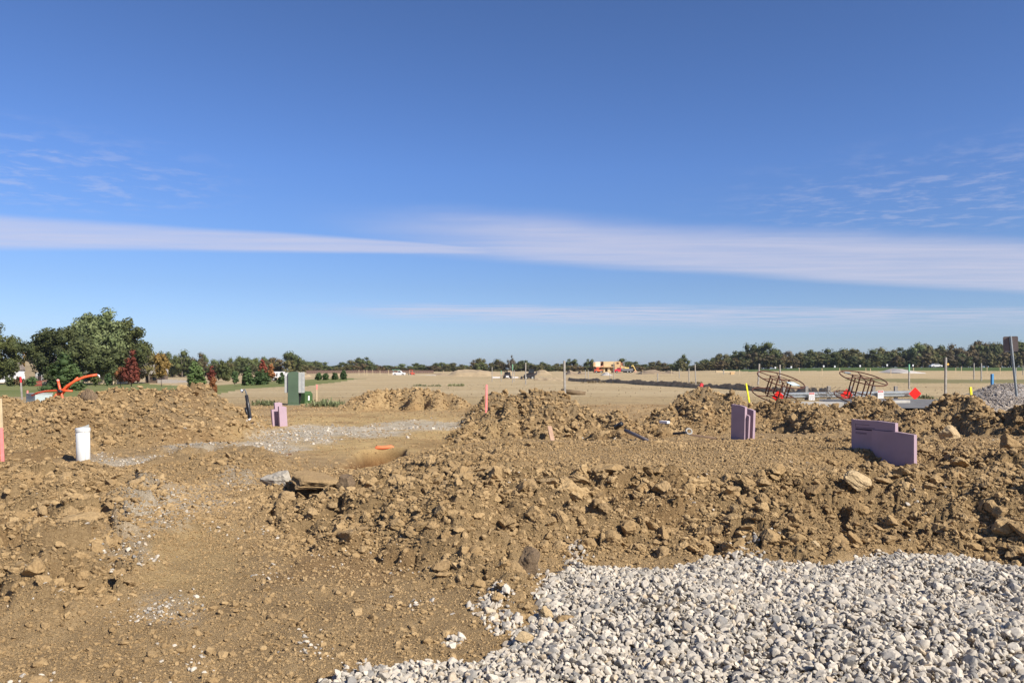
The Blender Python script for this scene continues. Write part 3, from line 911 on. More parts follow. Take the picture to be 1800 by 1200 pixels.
F_dark = foliage('leaf_dark', (0.035, 0.046, 0.014), (0.072, 0.080, 0.023), (0.13, 0.13, 0.04))
F_mid = foliage('leaf_mid', (0.045, 0.060, 0.018), (0.090, 0.100, 0.033), (0.16, 0.165, 0.065))
F_light = foliage('leaf_light', (0.080, 0.105, 0.036), (0.15, 0.175, 0.072), (0.28, 0.30, 0.15))
F_olive = foliage('leaf_olive', (0.060, 0.062, 0.022), (0.11, 0.095, 0.036), (0.17, 0.14, 0.05))
F_brown = foliage('leaf_brown', (0.065, 0.050, 0.024), (0.105, 0.074, 0.032), (0.15, 0.105, 0.045))
F_gold = foliage('leaf_gold', (0.13, 0.085, 0.024), (0.20, 0.125, 0.035), (0.29, 0.19, 0.07))
F_red = foliage('leaf_red', (0.13, 0.028, 0.017), (0.22, 0.05, 0.03), (0.34, 0.13, 0.08))
F_org = foliage('leaf_orange', (0.19, 0.075, 0.028), (0.27, 0.11, 0.04), (0.36, 0.19, 0.09))
F_pine = foliage('leaf_pine', (0.030, 0.055, 0.018), (0.06, 0.095, 0.03), (0.12, 0.17, 0.06))
F_fresh = foliage('leaf_fresh', (0.045, 0.075, 0.022), (0.08, 0.12, 0.035), (0.15, 0.18, 0.07))
F_gray = foliage('leaf_gray', (0.10, 0.085, 0.065), (0.15, 0.13, 0.10), (0.2, 0.18, 0.14))
TR = [trunk_mesh('trunk', 40 + i, 10, 0.26) for i in range(4)]
TR_thin = trunk_mesh('sapling_trunk', 50, 10, 0.12, 5, 0.25)

LZ = -2.2
# left group of big trees
def big(name, label, px, Y, top, w_px, mat, seed, leaves, clumps, leaf=0.55, shape='round', base=LZ, group=None, bot=0.04):
    h = Zat(top, Y) - base; w = w_px / FPX * Y
    me = crown_mesh('crown', seed, mat, w, h * (1 - bot), None, clumps, leaves, leaf, shape, True, bot)
    t = thing(name, label, 'tree', (X(px, Y), Y, base), group=group)
    link_obj('crown', me, t)
    k = link_obj('trunk', random.choice(TR), t); k.scale = (h / 10,) * 3
    return t
big('oak_tree', 'dark green oak cut by the left edge of the photo', -10, 195, 570, 96, F_dark, 1, 9000, 60)
big('oak_tree', 'dark rounded oak beside the beige gabled house', 108, 185, 577, 100, F_dark, 2, 10000, 64)
big('silver_maple_tree', 'tallest tree, pale silvery green, behind the orange conduit', 172, 195, 549, 92, F_light, 3, 13000, 70)
big('maple_tree', 'green mid-sized tree between the dark oak and the tallest tree', 146, 178, 600, 70, F_mid, 4, 6000, 40)
big('walnut_tree', 'dark olive tree at the right end of the tall group', 228, 200, 561, 64, F_dark, 5, 6500, 38)
big('understory_tree', 'green lower tree under the tall pale tree', 196, 180, 612, 70, F_mid, 6, 4500, 36)
big('thicket_tree', 'olive brown spreading tree right of the red maple', 262, 215, 618, 66, F_olive, 7, 4200, 34)
big('bare_branched_tree', 'yellow brown half-bare tree between the two dark oaks', 52, 230, 604, 34, F_gold, 8, 1300, 22)
big('thinning_tree', 'grey thin-leaved tree above the red maple', 243, 210, 604, 40, F_gray, 9, 900, 22)
# young trees on the lawn
def young(name, label, px, top, bot, w_px, Y, mat, seed, shape='egg', leaves=1400, leaf=0.16, stem=0.2, cat='tree', trunk=True):
    base = far_z(np.array([X(px, Y)]), np.array([float(Y)]))[0]
    base = min(base, Zat(bot, Y)) if bot else base
    h = Zat(top, Y) - base; w = w_px / FPX * Y
    me = crown_mesh('crown', seed, mat, w, h * (1 - stem), None, 60, leaves, leaf, shape, True, stem / (1 - stem) if stem < .9 else 0, 1.15)
    t = thing(name, label, cat, (X(px, Y), Y, base))
    link_obj('crown', me, t)
    if trunk:
        k = link_obj('trunk', TR_thin, t); k.scale = (h / 10,) * 3
    return t
young('young_tree', 'bright green young tree behind the orange conduit', 110, 622, 706, 58, 62, F_fresh, 21, 'cone', 3200, 0.17, 0.02)
young('red_maple_tree', 'bright red young maple at the right of the tall trees', 231, 618, 678, 25, 120, F_red, 22, 'cone', 2400, 0.28, 0.10)
young('red_maple_tree', 'small rusty orange maple left of the bright red maple', 212, 645, 678, 15, 122, F_org, 23, 'egg', 900, 0.25, 0.22)
young('golden_tree', 'golden brown young tree on a thin trunk by the lawn', 284, 622, 680, 23, 108, F_gold, 24, 'egg', 1700, 0.26, 0.28)
young('evergreen_shrub', 'round clipped green shrub on the lawn near the patio', 168, 658, 679, 14, 120, F_mid, 25, 'round', 600, 0.22, 0.0, 'shrub', False)
young('evergreen_shrub', 'small upright green shrub left of the rusty maple', 190, 656, 678, 12, 125, F_pine, 26, 'egg', 600, 0.22, 0.0, 'shrub', False)
young('evergreen_tree', 'largest pointed evergreen standing alone behind the left mound', 345, 636, 682, 28, 88, F_fresh, 27, 'cone', 2200, 0.22, 0.0, 'evergreen')
young('evergreen_tree', 'small dark evergreen right of the red shrub', 413, 653, 670, 12, 112, F_pine, 28, 'egg', 700, 0.2, 0.0, 'evergreen')
young('evergreen_tree', 'left evergreen of the wide pair on the lawn edge', 436, 646, 680, 20, 92, F_pine, 29, 'cone', 1500, 0.22, 0.0, 'evergreen')
young('evergreen_tree', 'right evergreen of the wide pair on the lawn edge', 460, 648, 680, 25, 93, F_pine, 30, 'egg', 1700, 0.22, 0.0, 'evergreen')
young('evergreen_tree', 'evergreen half hidden behind the green utility cabinet', 495, 655, 678, 14, 96, F_pine, 31, 'cone', 800, 0.2, 0.0, 'evergreen')
for i, (p_, t_, l_) in enumerate(((560, 655, 'first of four small evergreens right of the utility cabinet'), (573, 656, 'second of four small evergreens right of the utility cabinet'), (588, 655, 'third of four small evergreens right of the utility cabinet'), (604, 651, 'last and tallest of four small evergreens right of the cabinet'))):
    young('evergreen_tree', l_, p_, t_, 669, 11, 118, F_pine, 32 + i, 'egg', 700, 0.2, 0.0, 'evergreen')
young('red_shrub', 'scarlet young tree right of the largest evergreen', 371, 643, 668, 13, 110, F_red, 40, 'cone', 900, 0.2, 0.2)
young('straw_shrub', 'rusty straw-coloured bush at the right shoulder of the left mound', 375, 664, 692, 13, 47, F_org, 41, 'egg', 1300, 0.07, 0.0, 'shrub', False)
young('red_tree', 'tall red-topped young tree behind the evergreen pair', 462, 632, 672, 14, 130, F_red, 42, 'cone', 900, 0.28, 0.2)
young('orange_tree', 'orange young tree left of the green cabinet', 477, 640, 672, 12, 132, F_org, 43, 'cone', 700, 0.26, 0.25)
young('dark_conifer', 'blue-dark conifer in front of the far left woods', 393, 636, 664, 24, 220, F_dark, 44, 'cone', 1300, 0.45, 0.0, 'tree', False)
for i, (p_, l_) in enumerate(((18, 'low bush below the oak at the left edge'), (36, 'low reddish bush left of the deck'), (56, 'round green bush between two houses'))):
    young('garden_bush', l_, p_, 662, 681, 17, 150, (F_mid, F_brown, F_pine)[i], 50 + i, 'round', 500, 0.3, 0.0, 'shrub', False)
young('garden_bush', 'leafy bush in front of the red deck', 92, 655, 680, 24, 140, F_mid, 55, 'round', 900, 0.3, 0.0, 'shrub', False)

# the far treeline: outline rows along the horizon
CR = {}
def crowns(key, mat, shape, n=3, clumps=26, leaves=1500, leaf=0.66):
    CR[key] = [crown_mesh('crown', 400 + 17 * len(CR) + i, mat, 10, 10, 10, clumps, leaves, leaf, shape, True, 0.0, 1.35) for i in range(n)]
crowns('dark', F_dark, 'round'); crowns('mid', F_mid, 'round'); crowns('olive', F_olive, 'round'); crowns('brown', F_brown, 'round')
crowns('light', F_light, 'egg', 2); crowns('low', F_olive, 'box', 2, 22, 900); crowns('lowbrown', F_brown, 'box', 2, 22, 900); crowns('gray', F_gray, 'egg', 2, 20, 600)
CONT = [(240, 622), (260, 619), (285, 618), (300, 622), (320, 616), (345, 620), (360, 622), (375, 630), (395, 632), (410, 628), (425, 626), (445, 628), (465, 626), (480, 628), (512, 618), (528, 632), (550, 634), (565, 636), (582, 641), (605, 636), (625, 630), (640, 628), (652, 636), (665, 639), (680, 641), (700, 638), (720, 642), (735, 637), (755, 642), (768, 636), (782, 636), (800, 636), (818, 640), (835, 632), (845, 628), (858, 637), (876, 631), (898, 624), (908, 632), (925, 632), (940, 640), (955, 634), (970, 641), (985, 638), (1003, 631), (1020, 642), (1035, 631), (1048, 640), (1065, 640), (1080, 640), (1095, 630), (1110, 635), (1130, 638), (1150, 635), (1163, 632), (1180, 639), (1200, 623), (1216, 641), (1235, 630), (1252, 627), (1272, 621), (1292, 617), (1320, 604), (1350, 602), (1370, 622), (1382, 615), (1402, 617), (1420, 615), (1452, 612), (1480, 613), (1500, 612), (1530, 613), (1560, 611), (1590, 611), (1616, 603), (1628, 604), (1650, 607), (1675, 604), (1700, 606), (1720, 599), (1745, 602), (1770, 601), (1800, 599), (1860, 597), (1940, 600), (2050, 605), (2200, 600)]
GROUPS = [(a, b, 'trees ' + c, 'tree ' + c) for a, b, c in (
    (0, 330, 'of the far woods left of the largest lawn evergreen'), (330, 420, 'of the far woods above the red shrub'), (420, 540, 'of the far woods above the evergreen pair'),
    (540, 610, 'above the four small evergreens'), (610, 700, 'in the treeline left of the white pickup'), (700, 785, 'in the treeline right of the white pickup'),
    (785, 880, 'in the treeline above the largest far heap'), (880, 985, 'in the treeline behind the black site vehicles'), (985, 1045, 'in the treeline between tall grey post and unfinished house'),
    (1045, 1130, 'behind the unfinished house and excavator'), (1130, 1225, 'in the treeline right of the excavator'), (1225, 1300, 'of the woods edge left of the reels'),
    (1300, 1420, 'of the woods above the left rusty reel'), (1420, 1500, 'of the wood between the two rusty reels'), (1500, 1570, 'of the wood above the right rusty reel'),
    (1570, 1640, 'of the wood above the barrier end'), (1640, 1700, 'of the wood above the tallest field post'), (1700, 1770, 'of the wood left of the leaning road sign'), (1770, 1801, 'of the wood behind the leaning road sign'), (1801, 1900, 'of the wood just past the right edge of the photo'), (1900, 3000, 'of the wood far beyond the right edge of the photo'))]
SPECIAL = {1350: ('large dark oak, right of the twin big crowns above the reels', 'dark', 40), 1320: ('tall dark oak, left of the twin big crowns above the reels', 'dark', 34), 1200: ('lone dark pointed tree right of the unfinished house', 'dark', 24),
           898: ('tallest thin tree in the middle treeline above the small black vehicle', 'gray', 16), 512: ('taller round tree just above the green utility cabinet', 'mid', 30), 1616: ('pale yellow-green tall tree in the right wood', 'light', 34),
           640: ('broad domed oak left of the middle spoil mound', 'mid', 30), 1035: ('round tree just left of the unfinished timber house', 'mid', 18), 1003: ('round tree behind the tall grey post', 'mid', 24), 320: ('broad dark oak above the largest lawn evergreen', 'dark', 42), 1095: ('dark oak showing above the unfinished house', 'dark', 22)}
def treeline():
    random.seed(5)
    words = {'dark': 'dark green', 'mid': 'green', 'olive': 'olive green', 'brown': 'brown-leaved', 'light': 'pale green', 'low': 'low olive', 'lowbrown': 'low brown', 'gray': 'thin grey'}
    def put(px, top, w, kind, Y, special=None):
        base = float(far_z(np.array([X(px, Y)]), np.array([float(Y)]))[0]) - 0.2
        g = next((g for g in GROUPS if g[0] <= px < g[1]), GROUPS[-1])
        label = special or f'{words[kind]} {g[3]}'
        name = {'dark': 'oak_tree', 'mid': 'leafy_tree', 'olive': 'leafy_tree', 'brown': 'autumn_tree', 'light': 'pale_tree', 'low': 'understory_tree', 'lowbrown': 'understory_tree', 'gray': 'thin_tree'}[kind]
        tree(name, label, px, Y, top, base, w, random.choice(CR[kind]), random.choice(TR), (9.2, 9.6), None if special else g[2] + ', ' + words[kind])
    for i, (px, top) in enumerate(CONT):
        right = px > 1225
        Y = (500 if right else (400 if px < 540 else 520)) + random.uniform(-25, 25)
        gap = (CONT[min(i + 1, len(CONT) - 1)][0] - CONT[max(i - 1, 0)][0]) / 2
        if px in SPECIAL:
            lab, kind, w = SPECIAL[px]; put(px, top, w, kind, Y - 15, lab)
        else:
            kind = random.choices(['dark', 'mid', 'olive', 'brown', 'light', 'gray'], [5, 5, 4, 2.2, 0.8, 0.4] if not right else [6, 4, 4, 2.2, 0.6, 0.1])[0]
            put(px, top + random.uniform(0, 2), max(gap * 1.55, 17), kind, Y)
    # lower growth in front, closing the gaps
    px = 236
    while px < 2100:
        right = px > 1225
        step_ = random.uniform(10, 15) if not right else random.uniform(11, 17)
        t0 = float(np.interp(px, [c[0] for c in CONT], [c[1] for c in CONT]))
        Y = (470 if right else (375 if px < 540 else 490)) + random.uniform(-10, 10)
        top = t0 + random.uniform(0.30, 0.60) * (650 - t0)
        put(px, top, step_ * 2.0, random.choices(['low', 'lowbrown', 'olive', 'brown', 'mid', 'dark'], [3, 1.6, 2.4, 1.4, 2, 2.2])[0], Y)
        if right:
            put(px + random.uniform(-5, 5), t0 + random.uniform(4, 14), random.uniform(22, 34), random.choices(['dark', 'olive', 'brown', 'mid'], [4, 3, 3, 2])[0], Y + 18)
        px += step_
treeline()
# thin saplings along the grass bank at the right
def saplings():
    random.seed(9)
    me = crown_mesh('crown', 77, F_olive, 1.6, 3.2, None, 10, 260, 0.3, 'egg', False, 0.35)
    first = None
    for i, px in enumerate((1455, 1473, 1517, 1534, 1542, 1580, 1613, 1616, 1655, 1700, 1722, 1748, 1770, 1410, 1390, 1350)):
        Y = 330 + random.uniform(-15, 15)
        pl = 'above the left rusty reel' if px < 1415 else 'between the two rusty reels' if px < 1500 else 'above the right rusty reel' if px < 1560 else 'above the barrier end' if px < 1640 else 'right of the yellow diamond sign' if px < 1740 else 'left of the leaning road sign'
        z = float(far_z(np.array([X(px, Y)]), np.array([Y]))[0])
        t = thing('sapling', 'slender young tree on the grass bank, ' + pl, 'sapling', (X(px, Y), Y, z), group='saplings on the grass bank, ' + pl)
        c = link_obj('crown', me, t); k = link_obj('trunk', TR_thin, t); s = random.uniform(.7, 1.15); c.scale = (s, s, s); k.scale = (.35 * s,) * 3
saplings()

# ------------------------------------------------------------------ near site objects
M_pink = plain('foam_pink', (0.37, 0.262, 0.298), 0.85, var=0.06, scale=3, bump=0.1, dirt=0.25)
M_pinkedge = M_pink
M_print = plain('foam_print', (0.03, 0.02, 0.04), 0.8, var=0.2)
M_lath = plain('lath_wood', (0.52, 0.40, 0.24), 0.8, var=0.12, scale=12, dirt=0.2)
M_grayw = plain('weathered_wood', (0.27, 0.245, 0.21), 0.9, var=0.22, scale=5)
M_pinkpaint = plain('marking_pink', (0.85, 0.22, 0.20), 0.7, var=0.1, scale=10)
M_redpaint = plain('marking_red', (0.62, 0.03, 0.04), 0.6, var=0.1)
M_yellow = plain('marker_yellow', (0.80, 0.70, 0.03), 0.45, var=0.06)
M_pvc = plain('pvc_white', (0.60, 0.59, 0.55), 0.35, var=0.03, bump=0.02, dirt=0.12)
M_black = plain('black_plastic', (0.018, 0.018, 0.02), 0.4, var=0.2)
M_orange = plain('orange_conduit', (0.70, 0.10, 0.03), 0.42, var=0.08, bump=0.03, dirt=0.08)
M_orangein = plain('orange_conduit_dusty', (0.72, 0.17, 0.06), 0.7, var=0.15, dirt=0.35)
M_rust = plain('rusty_steel', (0.065, 0.024, 0.014), 0.8, two=(0.13, 0.045, 0.022), scale=9)
M_green = plain('cabinet_green', (0.075, 0.115, 0.070), 0.55, var=0.10, scale=1.6, dirt=0.06)
M_green2 = plain('pedestal_green', (0.050, 0.095, 0.028), 0.5, var=0.12, dirt=0.08)
M_lgray = plain('cabinet_grey', (0.39, 0.39, 0.36), 0.5, var=0.05)
M_galv = plain('galvanised_steel', (0.46, 0.48, 0.47), 0.38, 0.6, var=0.1, scale=4)
M_galv2 = plain('galvanised_post', (0.36, 0.40, 0.41), 0.45, 0.5, var=0.12, scale=4)
M_white = plain('white_paint', (0.68, 0.66, 0.64), 0.5, var=0.04)
M_signback = plain('sign_back', (0.165, 0.130, 0.115), 0.5, 0.3, var=0.1)
M_reddia = plain('reflector_red', (0.80, 0.020, 0.015), 0.35, var=0.08, scale=14)
M_conc = plain('concrete', (0.38, 0.36, 0.32), 0.9, var=0.12, scale=3, dirt=0.15)
M_asph = plain('asphalt', (0.135, 0.130, 0.122), 0.9, var=0.2, scale=2, dirt=0.25)
M_blue = plain('blue_paint', (0.06, 0.22, 0.42), 0.5, var=0.1)
M_glass = plain('dark_glass', (0.02, 0.025, 0.03), 0.12, spec=0.6, bump=0)
M_tyre = plain('tyre_rubber', (0.02, 0.02, 0.02), 0.85, var=0.2)
M_paper = plain('crumpled_label', (0.70, 0.72, 0.78), 0.6, var=0.25, scale=40, bump=0.6)
M_timber = plain('new_timber', (0.56, 0.37, 0.18), 0.75, var=0.1, scale=1.0)
M_sheath = plain('sheathing', (0.56, 0.42, 0.23), 0.75, var=0.08, scale=0.6)


def pink_sheet(name, label, px0, px1, top, bot, Y, thick, yaw, tilt=0.0, lean=0.0, prints=False, cut=0.0, group=None, depth=None):
    """board standing on edge, buried foot; yaw turns the broad face"""
    w = depth if depth else (px1 - px0) / FPX * Y
    h = (bot - top) / FPX * Y + 0.12
    zb = Zat(bot, Y) - 0.12
    o = MB()
    pts = [(-w / 2, 0), (w / 2, 0), (w / 2, h - cut), (w * 0.30, h - cut * 0.55), (w * 0.1, h - cut * 0.4 + 0.006), (-w * 0.2, h - cut * .2), (-w / 2, h)]
    o.prism(pts, -thick / 2, thick / 2)
    me = o.mesh(name, M_pink)
    ob = link_obj(name, me, None, (X((px0 + px1) / 2, Y), Y, zb), (lean, tilt, yaw), label, 'foam board', group)
    if prints:
        for (a, b, c, d) in ((0.10, 0.985, h - 0.125 - cut * .3, 0.018), (0.10, 0.55, h - 0.105, 0.006), (0.10, 0.42, h - 0.065, 0.004), (0.10, 0.36, h - 0.175, 0.006), (0.10, 0.36, h - 0.19, 0.004), (0.10, 0.105, h - 0.08, 0.05)):
            x0 = -w / 2 + a * w; x1 = -w / 2 + b * w
            MB().box(((x0 + x1) / 2, -thick / 2 - 0.0015, c), (x1 - x0, 0.002, d)).build('printed_line', M_print, ob)
    return ob
gfb = 'pink foam boards stuck in the dirt'
# right pair: broad faces towards the left, ends towards the camera's right
pink_sheet('foam_board', 'tall rear pink foam board with a black printed stripe, rightmost pair', 1497, 1576, 739, 812, 10.75, 0.055, -1.12, 0.0, 0, True, 0.012, gfb, 0.70)
pink_sheet('foam_board', 'shorter front pink foam board of the rightmost pair, face in shade', 1533, 1609, 758, 812, 10.45, 0.055, -1.12, 0.0, 0.0, False, 0.02, gfb, 0.64)
for px, top, bot, Yb, lab, dp, tl in ((1298, 711, 768, 14.6, 'tall left board of the middle pink foam board stack', 0.36, 0.03), (1309, 727, 769, 14.5, 'short thin board in the middle of the pink stack', 0.20, 0.06), (1313, 717, 769, 14.75, 'right board of the middle pink foam board stack', 0.34, 0.05)):
    pink_sheet('foam_board', lab, px - 12, px + 12, top, bot, Yb, 0.05 if 'thin' not in lab else 0.03, -1.12, tl, 0, False, 0.03, gfb, dp)
for px, top, bot, Yb, lab, tl in ((486, 718, 747, 22.6, 'shortest left pink foam board beside the black pipe', -0.10), (492, 706, 746, 22.9, 'tallest pink foam board below the green cabinet', -0.10), (498, 713, 744, 22.5, 'front right pink foam board below the green cabinet', -0.07)):
    pink_sheet('foam_board', lab, px - 6, px + 6, top, bot, Yb, 0.05, 0.95, tl, 0, False, 0.04, gfb, 0.26)


def stake(name, label, px, top, bot, Y, w, d, mat, lean=0.0, paint=None, cat='stake', group=None, back=0.0, point=False):
    """wooden lath or post; paint = (from, to, material) as shares of the height"""
    zb = Zat(bot, Y); h = Zat(top, Y) - zb
    t = thing(name, label, cat, (X(px, Y), Y, zb), (back, lean, 0.3), group)
    a = -0.25; segs = [(a, h, mat)]
    if paint:
        p0, p1, pm = paint
        segs = []
        if p0 > 0: segs.append((a, p0 * h, mat, 'stake'))
        segs.append((max(a, p0 * h) if p0 > 0 else a, p1 * h, pm, 'painted_band'))
        if p1 < 1: segs.append((p1 * h, h, mat, 'stake'))
    else: segs = [(a, h, mat, 'stake')]
    for z0, z1, m_, nm in segs:
        mb = MB()
        if point and z1 >= h - 1e-6:
            mb.prism([(-w / 2, z0), (w / 2, z0), (w / 2, z1 - w), (0.1 * w, z1), (-w / 2, z1 - 0.5 * w)], -d / 2, d / 2)
        else: mb.box((0, 0, (z0 + z1) / 2), (w, d, z1 - z0), bevel=min(w, d) * 0.12)
        mb.build('post' if nm == 'stake' else nm, m_, t)
    return t
stake('survey_stake', 'pale wooden stake with pink painted foot at the left edge', 4, 700, 797, 13.2, 0.052, 0.018, M_lath, -0.035, (0, 0.47, M_pinkpaint), point=False)
stake('survey_stake', 'pink painted pointed stake in the central mound', 855, 675, 710, 22.6, 0.055, 0.03, M_pinkpaint, 0.015, None, point=True)
stake('survey_stake', 'thin pink-flagged lath in the field right of the cabinet', 557, 676, 706, 40, 0.05, 0.03, M_lath, 0.0, (0.72, 1.0, M_pinkpaint))
stake('survey_stake', 'orange-red marker with dark tip on the right-centre mound', 1230, 673, 690, 24.5, 0.10, 0.05, M_redpaint, 0.25, None)
stake('marker_post', 'yellow marker stake left of the first rusty reel', 1316, 673, 700, 29, 0.055, 0.04, M_yellow, -0.20, None, 'marker')
stake('marker_post', 'short yellow marker by the far right gravel pile', 1707, 680, 693, 30, 0.09, 0.05, M_yellow, -0.12, None, 'marker')
stake('hydrant_post', 'dark blue square post in the right field', 1744, 657, 677, 40, 0.12, 0.1, M_blue, 0.0, (0, 0.85, M_blue), 'post')

def pvc_pipe():
    Y = 13.7; zb = Zat(820, Y); h = Zat(752, Y) - zb; r = 11.2 / FPX * Y
    t = thing('riser_pipe', 'upright white plastic riser pipe with a broken cap in the left dirt', 'pipe', (X(146.5, Y), Y, zb), (0, -0.015, 0))
    MB().lathe([(r, -0.3), (r, h - 0.06), (r * 0.9, h - 0.055)], 32).build('pipe_body', M_pvc, t, True)
    c = MB().lathe([(r * 1.02, h - 0.062), (r * 1.09, h - 0.058), (r * 1.09, h - 0.012), (r * 1.04, h), (r * 0.4, h + 0.012)], 32).build('cap', M_pvc, t, False)
    MB().prism([(-r * 1.02, 0), (r * 0.9, 0), (r * 0.86, 0.062), (r * 0.3, 0.035), (-0.3 * r, 0.02)], -0.006, 0.006, Matrix.Translation((0, 0.02, h)) ).build('broken_flap', M_lgray, t)
    MB().box((r * 0.72, -r * 0.74, h * 0.45), (0.004, 0.004, h * 0.95)).build('seam', M_lgray, t)
pvc_pipe()

def black_conduit():
    Y = 20.0
    t = thing('black_pipe', 'leaning black pipe with a crumpled white label and thin hose', 'pipe', (X(443, Y), Y, Zat(764, Y)))
    def p(px, py, dy=0): return (X(px, Y) - X(443, Y), dy, Zat(py, Y) - Zat(764, Y))
    MB().tube([p(446, 772), p(443, 755), p(438, 722), p(433, 694)], 0.042, 12).build('pipe_body', M_black, t, True)
    MB().tube([p(433.5, 696), p(432, 688), p(430, 684), p(427, 686), p(426, 689)], 0.016, 8).build('hose', plain('hose_grey', (0.10, 0.12, 0.13), 0.5), t, True)
    MB().tube([p(432, 716, -.02), p(434, 724, -.03), p(437, 735, -.03)], 0.03, 8).build('side_sleeve', M_black, t, True)
    mb = MB(); random.seed(3)
    bm = mb.bm; bmesh.ops.create_icosphere(bm, subdivisions=3, radius=1.0)
    for v in bm.verts:
        v.co = Vector((v.co.x * .085, v.co.y * .055, v.co.z * .105)) * random.uniform(.86, 1.16)
    bmesh.ops.translate(bm, verts=bm.verts, vec=Vector(p(441.5, 742, -0.03)))
    mb.build('label_wrap', M_paper, t)
    MB().tube([p(426, 685), p(424.5, 687), p(425, 690)], 0.035, 8).build('tape_end', M_paper, t, True)
    stake('survey_lath', 'pale lath tucked behind the leaning black pipe', 438.5, 708, 765, 20.1, 0.05, 0.02, M_lath, -0.085)
black_conduit()

def cabinet():
    Y = 37.0; zb = Zat(713.5, Y) - 0.02
    s = Y / FPX
    t = thing('utility_cabinet', 'tall green utility cabinet with pale grey side boxes', 'utility cabinet', (X(516.5, Y), Y, zb), (0, 0, 0.10))
    H = 61 * s
    w = 17.5 * s
    arch = [(-w / 2, 0.06)] + [(-w / 2, H - 0.07)] + [(w / 2 * math.cos(a), H - 0.07 + 0.075 * math.sin(a)) for a in np.linspace(math.pi, 0, 9)[1:-1]] + [(w / 2, H - 0.07), (w / 2, 0.06)]
    MB().prism(arch, -0.20, 0.20).build('green_housing', M_green, t)
    MB().box((0.02, 0, 0.03), (w + 0.09, 0.48, 0.14), bevel=0.01).build('base', M_green, t)
    MB().box((0, -0.204, H * 0.10), (w * 0.98, 0.006, 0.012)).build('seam_strip', M_green2, t)
    b1 = MB().box((-w / 2 - 3.2 * s, 0.02, H - 19 * s), (6.3 * s, 0.30, 36 * s), bevel=0.012).build('side_box', M_lgray, t)
    MB().box((-w / 2 - 3.2 * s, -0.133, H - 5.5 * s), (3.6 * s, 0.004, 4.4 * s)).build('white_plate', M_white, b1)
    b2 = MB().box((w / 2 + 4.5 * s, 0.02, H - 19 * s), (9 * s, 0.34, 36 * s), bevel=0.012).build('side_box', M_lgray, t)
    MB().box((w / 2 + 6.0 * s, -0.155, H - 19 * s), (0.012, 0.008, 33 * s)).build('door_seam', M_galv2, b2)
    for k in range(4): MB().box((w / 2 + 8.3 * s, -0.156, H - (6 + k * 8) * s), (0.02, 0.012, 0.05)).build('latch', M_galv2, b2)
    MB().box((-w / 2 - 1.0 * s, 0.10, 11.5 * s), (2.2 * s, 0.10, 23 * s)).build('left_box_shade', M_black, t)  # black strip standing in for the shade under the left side box
    MB().prism([(w / 2, 24 * s), (w / 2 + 4.0 * s, 24 * s), (w / 2 + 3.0 * s, 12 * s), (w / 2, 0.02)], 0.02, 0.08).build('right_box_shade', M_black, t)  # black wedge shaped like the dark triangle of shade under the right box
    # low pedestal behind
    Y2 = 38.2; zb2 = Zat(712.5, Y2) - 0.02; s2 = Y2 / FPX
    q = thing('cable_pedestal', 'low dark green pedestal tucked behind the tall utility cabinet', 'utility box', (X(534.5, Y2), Y2, zb2), (0, 0, -0.5))
    MB().prism([(-.30, 0), (.30, 0), (.30, 21 * s2), (.18, 25.5 * s2), (-.18, 25.5 * s2), (-.30, 21 * s2)], -.26, .26).build('housing', M_green2, q)
    MB().box((0.303, 0.0, 14 * s2), (0.006, 0.10, 8 * s2)).build('warning_sticker', M_white, q)
    MB().box((0.05, -0.263, 14 * s2), (0.46, 0.006, 20 * s2)).build('door', plain('pedestal_door', (0.055, 0.11, 0.035), 0.5), q)
    MB().box((0, 0, 0.02), (.66, .60, .10)).build('base', M_conc, q)
cabinet()

def concrete_vault():
    Y = 29.5
    a = X(48, Y); b = X(90, Y)
    t = thing('vault_box', 'pale grey rectangular vault box below the orange conduit', 'utility box', ((a + b) / 2, Y, Zat(707, Y)), (0, 0, -0.62))
    MB().box((0, 0, 0.10), (0.72, 0.60, 0.42), bevel=0.01).build('box_body', plain('vault_grey', (0.36, 0.42, 0.40), 0.7, var=0.06), t)
    MB().box((0, 0, 0.325), (0.76, 0.64, 0.028), bevel=0.006).build('lid', M_lgray, t)
concrete_vault()
stake('route_marker', 'grey post with a red and white reflector at left', 39, 661, 704, 30, 0.055, 0.05, M_grayw, -0.06, (0.74, 0.97, M_redpaint), 'marker post')
stake('marker_post', 'short orange-topped stub at the corner of the grey vault box', 48.5, 686, 700, 30.2, 0.045, 0.045, M_pinkpaint, 0.0, None, 'marker')

